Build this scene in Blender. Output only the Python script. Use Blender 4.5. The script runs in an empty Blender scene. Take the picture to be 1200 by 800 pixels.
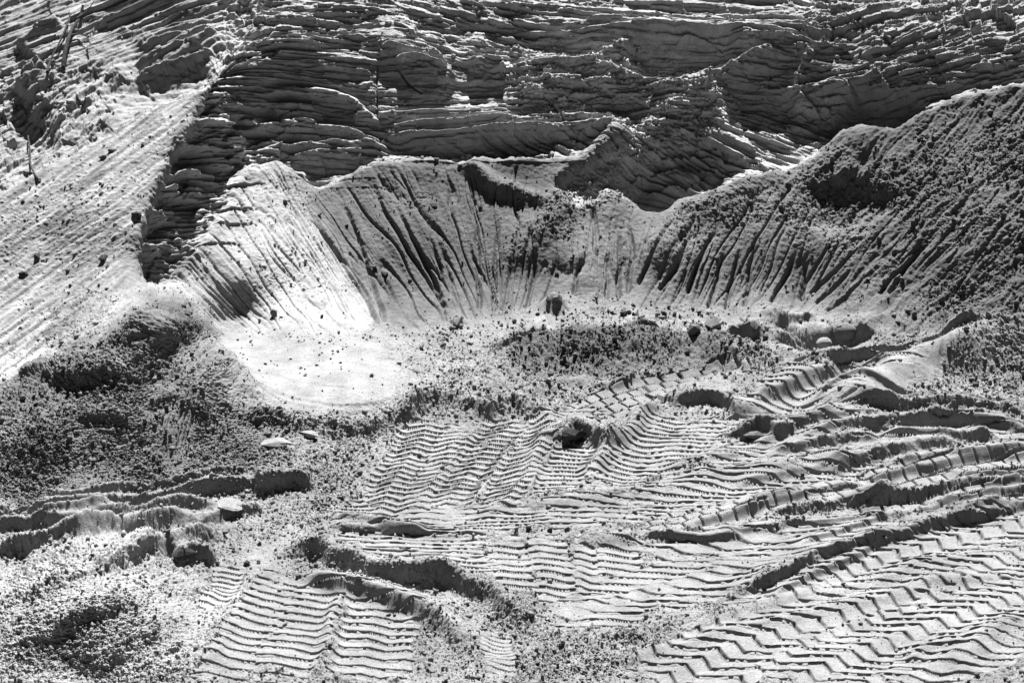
import bpy, math, random
import numpy as np
from mathutils import Vector

R = math.radians
scene = bpy.context.scene
COL = scene.collection
rng = np.random.RandomState(7)

# ------------------------------------------------------------------ camera
CAM_Z, PITCH, FPX = 6.4, R(20), 1900.0          # metres, downward pitch, focal length in px of a 1200 px frame
cam_d = bpy.data.cameras.new('camera')
cam = bpy.data.objects.new('camera', cam_d)
COL.objects.link(cam)
cam.location = (0, 0, CAM_Z)
cam.rotation_euler = (R(90) - PITCH, 0, 0)
cam_d.sensor_width = 36.0
cam_d.lens = 36.0 * FPX / 1200.0
cam_d.clip_start, cam_d.clip_end = 0.1, 3000
scene.camera = cam

# ------------------------------------------------------------------ sky and sun
SUN_EL, SUN_AZ = R(58), R(3)                   # behind the pit wall, a little to the left
world = bpy.data.worlds.new('World')
scene.world = world
world.use_nodes = True
wn = world.node_tree
bg = wn.nodes['Background']
sky = wn.nodes.new('ShaderNodeTexSky')
sky.sky_type = 'NISHITA'
sky.sun_disc = False
sky.sun_elevation = SUN_EL
sky.sun_rotation = SUN_AZ
bw = wn.nodes.new('ShaderNodeRGBToBW')           # a black and white photograph: neutral sky light
wn.links.new(sky.outputs[0], bw.inputs[0])
wn.links.new(bw.outputs[0], bg.inputs[0])
sky.air_density = 0.08                           # hard, clear light: a dark sky and deep shadows
sky.dust_density = 0.0
sky.altitude = 1500
bg.inputs[1].default_value = 0.05
sun_d = bpy.data.lights.new('sun', 'SUN')
sun = bpy.data.objects.new('sun', sun_d)
COL.objects.link(sun)
to_sun = Vector((math.sin(SUN_AZ) * math.cos(SUN_EL), math.cos(SUN_AZ) * math.cos(SUN_EL), math.sin(SUN_EL)))
sun.rotation_euler = (-to_sun).to_track_quat('-Z', 'Y').to_euler()
sun.location = (-4, 30, 30)
sun_d.energy = 5.0
sun_d.angle = R(0.5)
vs = scene.view_settings
vs.view_transform = 'Standard'
vs.look = 'None'
vs.gamma = 1
vs.exposure = 1.85
scene.cycles.max_bounces = 4
scene.cycles.diffuse_bounces = 1

# ------------------------------------------------------------------ numpy noise
def _hash(ix, iy, seed):
    h = (ix.astype(np.uint32) * np.uint32(374761393) + iy.astype(np.uint32) * np.uint32(668265263) + np.uint32(seed * 974711 + 13))
    h = (h ^ (h >> np.uint32(13))) * np.uint32(1274126177)
    h = (h ^ (h >> np.uint32(16))) * np.uint32(2246822519)
    return h ^ (h >> np.uint32(15))

def noise(x, y, seed=0):
    """gradient noise, about -1..1"""
    x = np.asarray(x, np.float32); y = np.asarray(y, np.float32)
    x, y = np.broadcast_arrays(x, y)
    xi = np.floor(x); yi = np.floor(y)
    fx = x - xi; fy = y - yi
    xi = xi.astype(np.int32); yi = yi.astype(np.int32)
    u = fx * fx * fx * (fx * (fx * 6 - 15) + 10)
    v = fy * fy * fy * (fy * (fy * 6 - 15) + 10)
    def g(dx, dy):
        a = _hash(xi + dx, yi + dy, seed).astype(np.float32) * np.float32(2 * math.pi / 4294967296.0)
        return np.cos(a) * (fx - dx) + np.sin(a) * (fy - dy)
    a = g(0, 0); b = g(1, 0); c = g(0, 1); d = g(1, 1)
    ab = a + (b - a) * u; cd = c + (d - c) * u
    return (ab + (cd - ab) * v) * 1.5

def fbm(x, y, oct=4, seed=0, gain=.5):
    s = 0; a = 1; t = 0
    for k in range(oct):
        s = s + a * noise(x * (2.03 ** k), y * (2.03 ** k), seed + k * 17); t += a; a *= gain
    return s / t

def clods(x, y, seed=0, keep=.75):
    """rounded lumps, one in most unit cells: height 0..~.6"""
    x = np.asarray(x, np.float32); y = np.asarray(y, np.float32)
    xi = np.floor(x).astype(np.int32); yi = np.floor(y).astype(np.int32)
    out = np.zeros_like(x)
    for dx in (-1, 0, 1):
        for dy in (-1, 0, 1):
            cx = xi + dx; cy = yi + dy
            h1 = _hash(cx, cy, seed).astype(np.float32) / 4294967296.0
            h2 = _hash(cx, cy, seed + 91).astype(np.float32) / 4294967296.0
            h3 = _hash(cx, cy, seed + 47).astype(np.float32) / 4294967296.0
            px = cx + .1 + .8 * h1; py = cy + .1 + .8 * h2
            r = np.where(h3 < keep, .25 + .45 * h3, 0.)
            ca = np.cos(h1 * 50); sa = np.sin(h1 * 50)          # broken, flat-sided crumbs, each turned its own way
            xx = (x - px) * ca + (y - py) * sa; yy = ((y - py) * ca - (x - px) * sa) * (.8 + .6 * h2)
            ax = np.abs(xx); ay = np.abs(yy)
            d = np.maximum(np.maximum(ax, ay), .68 * (ax + ay))
            hh = np.maximum(np.minimum((r - d) * 3.4, r * .8 + (h2 - .5) * 1.1 * xx + (h3 - .5) * yy), 0.) * (d < r)
            out = np.maximum(out, hh)
    return out

def cells(x, y, seed=0):
    """one random height per irregular cell: broken blocks with sharp joints"""
    x = np.asarray(x, np.float32); y = np.asarray(y, np.float32)
    xi = np.floor(x).astype(np.int32); yi = np.floor(y).astype(np.int32)
    best = np.full(x.shape, 9, np.float32); val = np.zeros_like(x)
    for dx in (-1, 0, 1):
        for dy in (-1, 0, 1):
            cx = xi + dx; cy = yi + dy
            h1 = _hash(cx, cy, seed).astype(np.float32) / 4294967296.0
            h2 = _hash(cx, cy, seed + 91).astype(np.float32) / 4294967296.0
            h3 = _hash(cx, cy, seed + 47).astype(np.float32) / 4294967296.0
            ax = x - cx - h1; ay = y - cy - h2
            d = ax * ax + ay * ay; u = d < best
            best = np.where(u, d, best)
            val = np.where(u, h3 - .5 + (h1 - .5) * ax + (h2 - .5) * ay, val)
    return val

def sstep(a, b, x):
    t = np.clip((x - a) / (b - a), 0, 1)
    return t * t * (3 - 2 * t)

# ------------------------------------------------------------------ macro surface of the pit: control points -> smooth sheet
cosP, sinP = math.cos(PITCH), math.sin(PITCH)
def ray(u, v):
    a = (u - 600.0) / FPX; b = (400.0 - v) / FPX
    return a, cosP + b * sinP, -sinP + b * cosP       # x, y, z per unit of depth
def depth_z(u, v, z):
    return (z - CAM_Z) / ray(u, v)[2]
def depth_y(u, v, y):
    return y / ray(u, v)[1]

CP = []
def cz(z, *pts):
    for (u, v) in pts: CP.append((u, v, 1.0 / depth_z(u, v, z)))
def cy(*pts):
    for (u, v, y) in pts: CP.append((u, v, 1.0 / depth_y(u, v, y)))
# floor
cz(0, (-300, 830), (100, 790), (400, 790), (700, 790), (1000, 790), (1300, 820), (300, 700), (600, 700), (900, 700), (1250, 700), (450, 600), (700, 600), (950, 600), (1200, 600),
   (600, 510), (800, 510), (1000, 510), (1220, 510), (620, 440), (1000, 440), (-800, 900), (2000, 900), (0, 1200), (1200, 1200), (600, 1000), (600, 860), (160, 610), (30, 610), (300, 590))
cz(.22, (300, 440), (370, 470), (430, 455)); cz(.15, (260, 400), (340, 390), (430, 400)); cz(.05, (500, 420), (430, 510), (380, 540))
cz(.05, (470, 372), (530, 368), (590, 366), (650, 362), (720, 362), (790, 362), (860, 366), (930, 370)); cz(.08, (700, 400), (900, 405), (1050, 410), (1188, 440))
# heap at the left and the heap in the lower left corner
cy((190, 375, 15.35), (110, 418, 15.1), (40, 452, 14.95), (-60, 480, 14.9), (250, 425, 15.3), (300, 470, 15.0))
cy((190, 400, 15.09), (190, 424, 14.88), (190, 448, 14.66), (110, 440, 14.75)); cz(.53, (190, 470)); cz(.42, (100, 500)); cz(.36, (20, 510)); cz(.25, (190, 520)); cz(.3,(265,490)); cz(.04, (60, 580), (190, 565), (270, 550), (-80, 590))
cz(.36, (110, 648)); cz(.30, (60, 668), (150, 680)); cz(.20, (60, 740), (120, 740)); cz(.02, (230, 690), (215, 640), (10, 630), (210, 780))
# talus left of the spur, the spur's crest
cy((255, 88, 20.2), (215, 160, 19.35), (185, 220, 18.65), (165, 280, 17.9), (145, 332, 17.15), (12, 210, 19.0), (12, 260, 18.35), (12, 330, 17.6), (70, 300, 18.0), (100, 220, 18.75), (150, 165, 19.45), (60, 400, 16.4), (20, 420, 16.0),
   (-150, 260, 18.3), (-150, 400, 16.6), (-700, 300, 17.8), (-700, 450, 16.0), (110, 370, 16.5))
# the bright fan and the amphitheatre
cy((300, 192, 20.25), (265, 215, 19.55), (250, 260, 18.95), (215, 310, 18.1), (190, 340, 17.3), (330, 280, 19.15), (280, 330, 18.3),
   (370, 218, 20.35), (430, 190, 20.65), (490, 180, 20.75), (560, 190, 20.7), (640, 185, 20.75), (690, 235, 20.25), (722, 226, 20.3), (760, 240, 20.25), (820, 222, 20.2),
   (480, 275, 19.6), (580, 275, 19.75), (680, 300, 19.3), (800, 300, 19.2), (900, 230, 19.9), (900, 300, 19.2), (950, 290, 19.15),
   (1000, 150, 20.4), (1080, 135, 20.25), (1188, 105, 20.0), (1188, 250, 18.5), (1188, 350, 17.6), (1060, 220, 19.4), (1060, 310, 18.5), (1100, 380, 17.7), (1400, 100, 19.3), (1400, 300, 17.6), (1400, 420, 16.5), (2000, 100, 17.6), (2000, 420, 14.5))
# the cliff above
cy((300, 120, 20.9), (340, 40, 21.6), (440, 110, 21.35), (440, 30, 22.05), (600, 110, 21.45), (600, 30, 22.25), (700, 140, 21.2), (740, 60, 21.8), (800, 170, 20.85), (830, 110, 21.3), (880, 40, 21.9), (900, 140, 21.0), (960, 80, 21.15), (1050, 60, 20.95), (1188, 30, 20.65),
   (100, 110, 20.6), (40, 130, 20.3), (180, 80, 21.0), (200, 30, 21.9), (60, 40, 21.6), (20, 170, 19.7), (-200, 40, 21.2), (-800, 0, 21.0), (-800, 150, 19.4),
   (-800, -190, 25.0), (0, -150, 25.5), (600, -150, 26.2), (1200, -150, 25.5), (2000, -190, 24.0), (600, -60, 23.4), (200, -60, 23.0), (1000, -60, 23.0), (1400, -60, 21.8))

CP = np.array(CP)
def tps_fit(P):
    n = len(P); x = P[:, :2] / 600.0
    d = np.linalg.norm(x[:, None] - x[None], axis=2)
    K = np.where(d > 0, d * d * np.log(d + 1e-12), 0) + np.eye(n) * 2e-4
    Q = np.c_[np.ones(n), x]
    A = np.block([[K, Q], [Q.T, np.zeros((3, 3))]])
    w = np.linalg.solve(A, np.r_[P[:, 2], 0, 0, 0])
    return x, w
def tps_eval(fit, u, v):
    xc, w = fit
    x = u / 600.0; y = v / 600.0
    out = w[-3] + w[-2] * x + w[-1] * y
    for k in range(len(xc)):
        r2 = (x - xc[k, 0]) ** 2 + (y - xc[k, 1]) ** 2
        out = out + w[k] * .5 * r2 * np.log(r2 + 1e-12)
    return out

def axis(a, b, lo, hi, step, n):
    g = np.linspace(0, 1, n + 1)[1:] ** 1.8
    return np.r_[(lo - (lo - a) * g)[::-1], np.arange(lo, hi, step), hi + (b - hi) * g]
STEP = 0.8
ua = axis(-1000, 2200, -24, 1224, STEP, 130)
va = np.r_[axis(-190, 1250, -24, 390, .72, 90)[:-90], np.arange(390, 620, .38), axis(-190, 1250, 620, 824, .46, 90)[90:]]
NU, NV = len(ua), len(va)
# coarse evaluation, cubic upsampling
uc = np.arange(-1040, 2250, 10.0); vc = np.arange(-230, 1290, 10.0)
Qc = tps_eval(tps_fit(CP), *np.meshgrid(uc, vc))
def cubic_w(x, xc):
    t = (x - xc[0]) / (xc[1] - xc[0]); i = np.floor(t).astype(int); f = t - i
    W = np.zeros((len(x), len(xc)))
    ws = [(-f + 2 * f ** 2 - f ** 3) / 2, (2 - 5 * f ** 2 + 3 * f ** 3) / 2, (f + 4 * f ** 2 - 3 * f ** 3) / 2, (-f ** 2 + f ** 3) / 2]
    r = np.arange(len(x))
    for k, w in enumerate(ws): W[r, np.clip(i - 1 + k, 0, len(xc) - 1)] += w
    return W
Q = cubic_w(va, vc) @ Qc @ cubic_w(ua, uc).T
Q = np.maximum(Q, 1 / 60.0)
U, V = np.meshgrid(ua, va)
D = 1.0 / Q
rx, ry, rz = ray(U, V)
P0 = np.stack([rx * D, ry * D, CAM_Z + rz * D], 2)
# normals and surface coordinates (metres): A across, B up the surface
def normals(P):
    du = np.gradient(P, axis=1); dv = np.gradient(P, axis=0)
    n = np.cross(dv, du); n /= np.linalg.norm(n, axis=2, keepdims=True) + 1e-12
    return n
N0 = normals(P0)
if N0[NV // 2, NU // 2, 2] < 0: N0 = -N0
seg = np.linalg.norm(np.diff(P0, axis=0), axis=2)
B = np.zeros((NV, NU)); B[1:] = np.cumsum(seg, 0)
i788 = np.searchsorted(va, 788)
B = (B[i788][None] - B).astype(np.float32)
A = P0[:, :, 0].astype(np.float32)
U = U.astype(np.float32); V = V.astype(np.float32)
PPM = (FPX / D).astype(np.float32)

def ab(u, v):
    """picture of the plan -> surface coordinates"""
    i = np.clip(np.searchsorted(va, v), 0, NV - 1); j = np.clip(np.searchsorted(ua, u), 0, NU - 1)
    return float(A[i, j]), float(B[i, j])

def window(pts, pad):
    us = [p[0] for p in pts]; vs_ = [p[1] for p in pts]
    i0 = np.searchsorted(va, min(vs_) - pad); i1 = np.searchsorted(va, max(vs_) + pad)
    j0 = np.searchsorted(ua, min(us) - pad); j1 = np.searchsorted(ua, max(us) + pad)
    return slice(max(i0, 0), i1 + 1), slice(max(j0, 0), j1 + 1)

def smooth_line(pts, n=12):
    p = np.array(pts, float)
    if len(p) < 3: return p
    q = np.vstack([2 * p[0] - p[1], p, 2 * p[-1] - p[-2]])
    out = []
    for i in range(1, len(q) - 2):
        for t in np.linspace(0, 1, n, endpoint=False):
            out.append(.5 * (2 * q[i] + (q[i + 1] - q[i - 1]) * t + (2 * q[i - 1] - 5 * q[i] + 4 * q[i + 1] - q[i + 2]) * t ** 2 + (3 * q[i] - q[i - 1] - 3 * q[i + 1] + q[i + 2]) * t ** 3))
    out.append(p[-1])
    return np.array(out)

def along(pts, sl, wob=0.0, seed=0):
    """signed distance (positive on the side towards the viewer / to the right of the line), arc length, total length"""
    q = smooth_line(pts, 6)
    m = np.array([ab(*p) for p in q])
    a = A[sl]; b = B[sl]
    if wob:
        a = a + wob * noise(A[sl] * 3, B[sl] * 3, seed + 5); b = b + wob * noise(A[sl] * 3 + 9, B[sl] * 3, seed + 6)
    best = np.full(a.shape, 1e9, np.float32); sd = np.zeros_like(best); arc = np.zeros_like(best)
    L = 0.0
    for k in range(len(m) - 1):
        p, r = m[k], m[k + 1]; e = r - p; l = math.hypot(*e)
        if l < 1e-6: continue
        ex, ey = e / l
        dx = a - p[0]; dy = b - p[1]
        tt = dx * ex + dy * ey
        t = np.clip(tt, 0, l)
        if k == 0: t_arc = np.minimum(tt, l)
        elif k == len(m) - 2: t_arc = np.maximum(tt, 0)
        else: t_arc = t
        ox = dx - t * ex; oy = dy - t * ey
        d2 = ox * ox + oy * oy
        up = d2 < best
        best = np.where(up, d2, best)
        side = dx * ey - dy * ex
        sd = np.where(up, np.sign(side) * np.sqrt(d2), sd)
        arc = np.where(up, L + t_arc, arc)
        L += l
    return sd, arc, L

# ---- soft masks from outlines, kept on a 4 px raster
mu = np.arange(-1040, 2250, 4.0); mv = np.arange(-230, 1290, 4.0)
MU, MV = np.meshgrid(mu, mv)
def mask(poly, feather=8, warp=6, seed=0, freq=.02):
    p = np.array(poly, float); ins = np.zeros(MU.shape, bool)
    x, y = MU, MV; j = len(p) - 1
    for i in range(len(p)):
        xi, yi = p[i]; xj, yj = p[j]
        if yi != yj:
            ins ^= ((yi > y) != (yj > y)) & (x < (xj - xi) * (y - yi) / (yj - yi) + xi)
        j = i
    M = ins.astype(np.float32); k = max(1, int(round(feather / 4.0)))
    for _ in range(2):
        for ax in (0, 1):
            c = np.cumsum(np.concatenate([np.repeat(M.take([0], ax), k + 1, ax), M, np.repeat(M.take([-1], ax), k, ax)], ax), ax)
            n = M.shape[ax]
            M = (c.take(range(2 * k + 1, 2 * k + 1 + n), ax) - c.take(range(0, n), ax)) / (2 * k + 1)
    uu, vv = U, V
    if warp:
        uu = U + warp * WN1[seed % 3]; vv = V + warp * WN2[seed % 3]
    fx = np.clip((uu + 1040) / 4.0, 0, len(mu) - 1.01); fy = np.clip((vv + 230) / 4.0, 0, len(mv) - 1.01)
    ix = fx.astype(np.int32); iy = fy.astype(np.int32); fx = fx - ix; fy = fy - iy
    return ((M[iy, ix] * (1 - fx) + M[iy, ix + 1] * fx) * (1 - fy) + (M[iy + 1, ix] * (1 - fx) + M[iy + 1, ix + 1] * fx) * fy).astype(np.float32)
WN1 = [fbm(U * f, V * f, 4, 300 + k) * 1.6 for k, f in enumerate((.03, .05, .09))]
WN2 = [fbm(U * f, V * f, 4, 330 + k) * 1.6 for k, f in enumerate((.03, .05, .09))]

H = np.zeros((NV, NU), np.float32)          # displacement along the normal, metres
RG = np.zeros((NV, NU), np.float32)         # clod roughness amplitude
TONE = np.full((NV, NU), .22, np.float32)   # colour of the sand: dry, pale / damp, grey, with some painted shade

#@@TERRAIN
# ================================================================== regions
CLIFF = [(-1040, -230), (2250, -230), (2250, 60), (1400, 60), (1188, 92), (1120, 108), (1075, 128), (1045, 142), (1015, 138), (985, 140), (965, 165), (930, 190), (880, 205), (850, 212), (820, 220), (795, 228), (770, 242),
         (752, 238), (738, 228), (722, 220), (706, 224), (690, 236), (672, 240), (650, 215), (690, 195), (740, 150), (720, 140), (680, 178), (640, 182), (600, 180), (560, 178), (545, 190), (520, 185), (487, 178), (455, 184),
         (428, 192), (400, 205), (372, 216), (350, 198), (325, 188), (300, 190), (280, 205), (262, 235), (240, 275), (205, 320), (170, 325), (165, 290), (182, 230), (200, 195), (232, 140), (250, 95), (200, 112), (130, 150), (12, 212), (-200, 300), (-1040, 420)]
m_cliff = mask(CLIFF, 4, 3.5, 1)
FLOOR = [(-1040, 1290), (2250, 1290), (2250, 470), (1300, 420), (1188, 400), (1060, 392), (960, 368), (860, 366), (760, 360), (640, 362), (540, 370), (440, 384), (340, 384), (270, 388), (235, 402), (190, 370), (110, 410), (12, 455), (-300, 500), (-1040, 560)]
m_floor = mask(FLOOR, 6, 6, 1)
m_sand = np.clip(1 - m_cliff - m_floor, 0, 1)

BASIN = [(232, 402), (260, 385), (330, 378), (420, 388), (455, 394), (478, 410), (484, 440), (470, 474), (430, 486), (375, 490), (330, 482), (272, 466), (262, 440)]
m_basin = mask(BASIN, 6, 8, 1)
FANW = [(290, 192), (330, 190), (350, 225), (390, 290), (440, 370), (450, 392), (300, 392), (262, 385), (215, 350), (160, 335), (150, 320), (200, 318), (245, 275), (262, 240)]
m_fanw = mask(FANW, 10, 8, 0)
HEAP = [(-300, 500), (12, 452), (110, 405), (150, 370), (180, 336), (212, 342), (236, 385), (262, 432), (300, 470), (340, 495), (330, 540), (280, 556), (180, 572), (70, 588), (12, 585), (-300, 600)]
m_heap = mask(HEAP, 8, 8, 1)
HEAP2 = [(-200, 650), (12, 660), (60, 645), (110, 634), (150, 640), (180, 665), (215, 680), (240, 700), (270, 690), (300, 690), (240, 760), (215, 800), (-200, 840)]
m_heap2 = mask(HEAP2, 8, 8, 1)
TALUS = [(255, 85), (240, 130), (200, 190), (180, 230), (165, 290), (155, 325), (110, 340), (60, 380), (12, 450), (-300, 520), (-600, 420), (-200, 300), (12, 210), (130, 148), (200, 110)]
m_talus = mask(TALUS, 7, 6, 1)
RSLOPE = [(1188, 92), (1120, 108), (1075, 130), (1030, 160), (960, 180), (900, 215), (960, 240), (1020, 260), (1000, 300), (965, 350), (1000, 375), (1060, 395), (1188, 405), (1500, 420), (2250, 420), (2250, 60), (1400, 60)]
m_rslope = mask(RSLOPE, 10, 8, 0)

Cx = (U - 600) / 30 + 9                      # how far right along the wall
# colours of the sand: dry and white, grey, damp; painted shade on the central bank
LOWL = mask([(-300, 440), (12, 372), (60, 362), (110, 336), (150, 330), (190, 366), (110, 410), (60, 440), (12, 455), (-300, 520)], 8, 8, 1)
TONE -= .03 * LOWL
TONE += .13 * mask([(30, 418), (48, 408), (62, 420), (55, 436), (38, 440)], 4, 6, 2)
RUB = np.maximum(mask([(590, 60), (660, 40), (745, 34), (800, 82), (850, 80), (845, 140), (740, 190), (690, 200), (740, 150), (600, 112)], 10, 12, 1), mask([(745, 150), (850, 100), (862, 130), (785, 185), (660, 290), (612, 296), (640, 240)], 8, 10, 1))
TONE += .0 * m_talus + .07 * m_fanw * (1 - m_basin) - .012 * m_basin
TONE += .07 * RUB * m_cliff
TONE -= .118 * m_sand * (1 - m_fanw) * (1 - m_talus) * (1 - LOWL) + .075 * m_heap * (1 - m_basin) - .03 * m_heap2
TONE -= .04 * m_floor * (1 - m_basin) * (1 - m_heap) * (1 - m_heap2)
TONE += .09 * m_cliff - .07 * m_cliff * sstep(260, 200, U) + .0 * m_rslope * m_sand + .03 * m_sand * sstep(9.5, 12, Cx) * (1 - m_rslope)
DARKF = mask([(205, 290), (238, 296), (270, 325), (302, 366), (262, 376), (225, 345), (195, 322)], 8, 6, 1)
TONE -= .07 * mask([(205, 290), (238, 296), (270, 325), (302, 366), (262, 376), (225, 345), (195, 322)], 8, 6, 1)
TONE -= .06 * mask([(740, 160), (830, 150), (856, 180), (838, 212), (790, 230), (765, 242), (745, 225)], 8, 6, 1)  # cross-bedded recess in the cliff toned darker
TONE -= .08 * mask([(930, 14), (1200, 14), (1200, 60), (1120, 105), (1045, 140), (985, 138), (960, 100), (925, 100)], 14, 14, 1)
TONE -= .10 * mask([(590, 400), (700, 397), (850, 405), (900, 425), (850, 436), (700, 446), (600, 446)], 14, 8, 1)  # shade on the front of the central bank, painted into its colour
WEDGE = mask([(985, 475), (1040, 448), (1085, 430), (1125, 416), (1130, 424), (1095, 446), (1045, 468), (1000, 476)], 4, 5, 1)
TONE += .06 * mask([(995, 474), (1050, 446), (1120, 420), (1100, 440), (1040, 468)], 6, 5, 1)
ta, tb = (-240 * U + 170 * V) / 294, (-170 * U - 240 * V) / 294
TONE *= 1 + (m_talus + .5 * LOWL) * .75 * noise(ta / 70 + .3 * WN1[1], tb / 4.5, 23)      # dust and grit washed down the slope
TONE *= 1 + .28 * fbm(A * 1.3, B * 1.3, 4, 21) + .22 * fbm(A * 6, B * 4, 4, 22)

# ================================================================== amphitheatre flutes
FAN = [((100, 330), (150, 400)), ((150, 330), (215, 400)), ((205, 300), (290, 385)), ((250, 215), (360, 385)), ((300, 195), (420, 385)), ((350, 235), (442, 381)), ((385, 215), (478, 374)), ((432, 205), (526, 366)), ((485, 190), (560, 368)),
       ((545, 205), (583, 366)), ((584, 250), (586, 366)), ((650, 190), (612, 365)), ((690, 236), (686, 360)), ((726, 228), (722, 356)), ((800, 235), (745, 352)), ((850, 230), (795, 360)), ((902, 220), (834, 364)), ((945, 230), (884, 366)),
       ((990, 235), (928, 366)), ((1075, 215), (958, 364)), ((1140, 215), (1015, 370)), ((1210, 215), (1085, 374)), ((1300, 200), (1180, 380)), ((1700, 180), (1600, 400))]
C = np.zeros((NV, NU), np.float32)
idx = np.arange(len(FAN), dtype=float)
for i in range(NV):
    v = min(max(va[i], 150), 420)
    xs = np.array([t[0] + (b[0] - t[0]) * (v - t[1]) / (b[1] - t[1]) for t, b in FAN])
    xs = np.maximum.accumulate(xs + idx * 1e-3)
    C[i] = np.interp(ua, xs, idx)
m_cap = sstep(.02, .34, mask(CLIFF, 34, 4, 1))
amp = m_sand * (1 - .4 * sstep(10, 13, C)) * sstep(1.2, 2.0, C) * (1 - .9 * m_cap) * (1 - m_talus) * (1 - .8 * m_fanw) * (1 - .35 * m_rslope)
n1 = noise(C * 2.1 + .25 * noise(C * 2, B * 1.5, 3), B * .45, 11)
n2 = noise(C * 4.6 + .3 * noise(C * 3, B * 2, 4), B * .9, 12)
n3 = noise(C * 10, B * 1.6, 13)
rid = lambda n, w: -np.maximum(0, 1 - np.abs(n) / w) ** 1.4
H += amp * (.055 * rid(n1, .13) + .035 * rid(n2, .12) * sstep(-.3, .3, noise(C * .7, B * .8, 14)) + .004 * rid(n3, .5) + .022 * n1 + .012 * n2)
H += m_fanw * (1 - m_basin) * (.025 * rid(n2, .2) + .004 * rid(n3, .35) + .03 * n1)
H += DARKF * .05 * rid(noise(C * 9, B * .6, 15), .35)

def gully(pts, w, depth, sharp=1.0, wob=.02):
    sl = window(pts, 30)
    sd, arc, L = along(pts, sl, wob, int(pts[0][0]))
    t = np.clip(arc / max(L, 1e-3), 0, 1)
    e = sstep(0, .3, t) * sstep(1.0, .92, t) * ((arc >= 0) & (arc <= L))
    H[sl] -= depth * e * np.maximum(0, 1 - np.abs(sd) / (w * .6)) ** sharp * (.6 + .4 * t)
for g in [[(360, 240), (378, 272), (405, 312), (430, 350), (445, 380)], [(395, 222), (410, 255), (424, 290), (436, 330), (452, 378)], [(432, 205), (452, 250), (480, 295), (508, 338), (526, 362)],
          [(460, 232), (478, 270), (500, 312), (520, 350)], [(500, 260), (512, 300), (518, 330)], [(548, 205), (556, 250), (560, 310), (562, 364)], [(582, 246), (582, 290), (580, 330), (578, 366)],
          [(600, 300), (596, 330), (590, 364)], [(628, 290), (624, 330), (616, 360)], [(672, 345), (676, 320), (684, 300)][::-1], [(694, 236), (696, 270), (699, 300)], [(712, 290), (713, 320), (712, 350)],
          [(725, 270), (726, 310), (724, 350)], [(738, 262), (740, 310), (736, 345)], [(790, 255), (770, 290), (745, 335)], [(812, 270), (795, 305), (770, 340)], [(840, 262), (822, 300), (805, 345)],
          [(852, 285), (842, 320), (830, 360)], [(868, 290), (858, 325), (850, 362)], [(888, 265), (880, 310), (872, 360)], [(935, 290), (920, 325), (902, 355)], [(942, 300), (941, 330), (938, 352)],
          [(1000, 312), (978, 335), (955, 355)], [(1020, 318), (992, 345), (968, 365)], [(1010, 285), (985, 310), (948, 345)], [(1080, 290), (1050, 320), (1030, 345)], [(1100, 270), (1060, 315), (1040, 345)]]:
    gully(g, .07, .09)
# small slips in the middle of the wall
for (p, r, d) in [((505, 235), (30, 9), .07), ((640, 250), (30, 14), .10), ((668, 285), (25, 12), .08)]:
    pass

# ================================================================== cliff
def zone(poly, feather=14, seed=0): return mask(poly, feather, 10, seed) * m_cliff
def strata(slope, period_v, long_u, seed, sl):
    """elongated beds: slope is picture fall per unit run"""
    c, s = 1 / math.hypot(1, slope), slope / math.hypot(1, slope)
    a = (U[sl] * c + V[sl] * s); b = (-U[sl] * s + V[sl] * c)
    b = b + .9 * WN1[0][sl]
    n = noise(a / long_u, b / period_v, seed)
    return n
def terrace(n, k=3.0):
    x = n * k; f = np.floor(x); r = x - f
    return (f + sstep(.78, 1.0, r) + .12 * r) / k
zones = [  # outline, slope, period px, length px, amplitude m, seed
    ([(-1040, -230), (320, -230), (320, 50), (250, 90), (130, 60), (12, 100), (-1040, 300)], -.40, 9, 240, .12, 41),
    ([(12, 90), (130, 55), (150, 110), (130, 150), (12, 215), (-1040, 430), (-1040, 300)], -.75, 10, 50, .13, 42),
    ([(270, -230), (480, -230), (450, 110), (470, 150), (470, 190), (380, 215), (280, 215), (255, 100)], .06, 13, 110, .14, 43),
    ([(465, -230), (625, -230), (625, 75), (475, 75)], .22, 9, 90, .13, 54),
    ([(380, 60), (620, 60), (620, 140), (440, 140)], -.03, 11, 220, .05, 44),
    ([(430, 132), (760, 120), (740, 152), (560, 168), (440, 180)], -.07, 8, 260, .07, 45),
    ([(500, 168), (740, 150), (690, 190), (540, 195)], .45, 11, 140, .13, 46),
    ([(590, 50), (740, 60), (840, 110), (820, 160), (740, 150), (720, 130), (600, 130)], -.05, 11, 60, .12, 47),
    ([(600, -230), (1000, -230), (985, 40), (860, 45), (740, 35), (600, 60)], .05, 9, 260, .12, 48),
    ([(740, 160), (880, 120), (870, 200), (800, 235), (700, 220)], .38, 10, 110, .12, 49),
    ([(835, 40), (950, 40), (950, 105), (835, 105)], .10, 9, 60, .10, 53),
    ([(860, 120), (1000, 120), (960, 170), (880, 210)], .30, 14, 120, .12, 50),
    ([(930, -230), (2250, -230), (2250, 60), (1188, 92), (1060, 135), (980, 140), (920, 120), (940, 70)], -.25, 26, 70, .22, 51),
    ([(255, 80), (310, 60), (320, 190), (280, 215), (240, 280), (200, 325), (165, 320), (180, 220), (230, 140)], .05, 12, 70, .22, 52),
]
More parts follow.
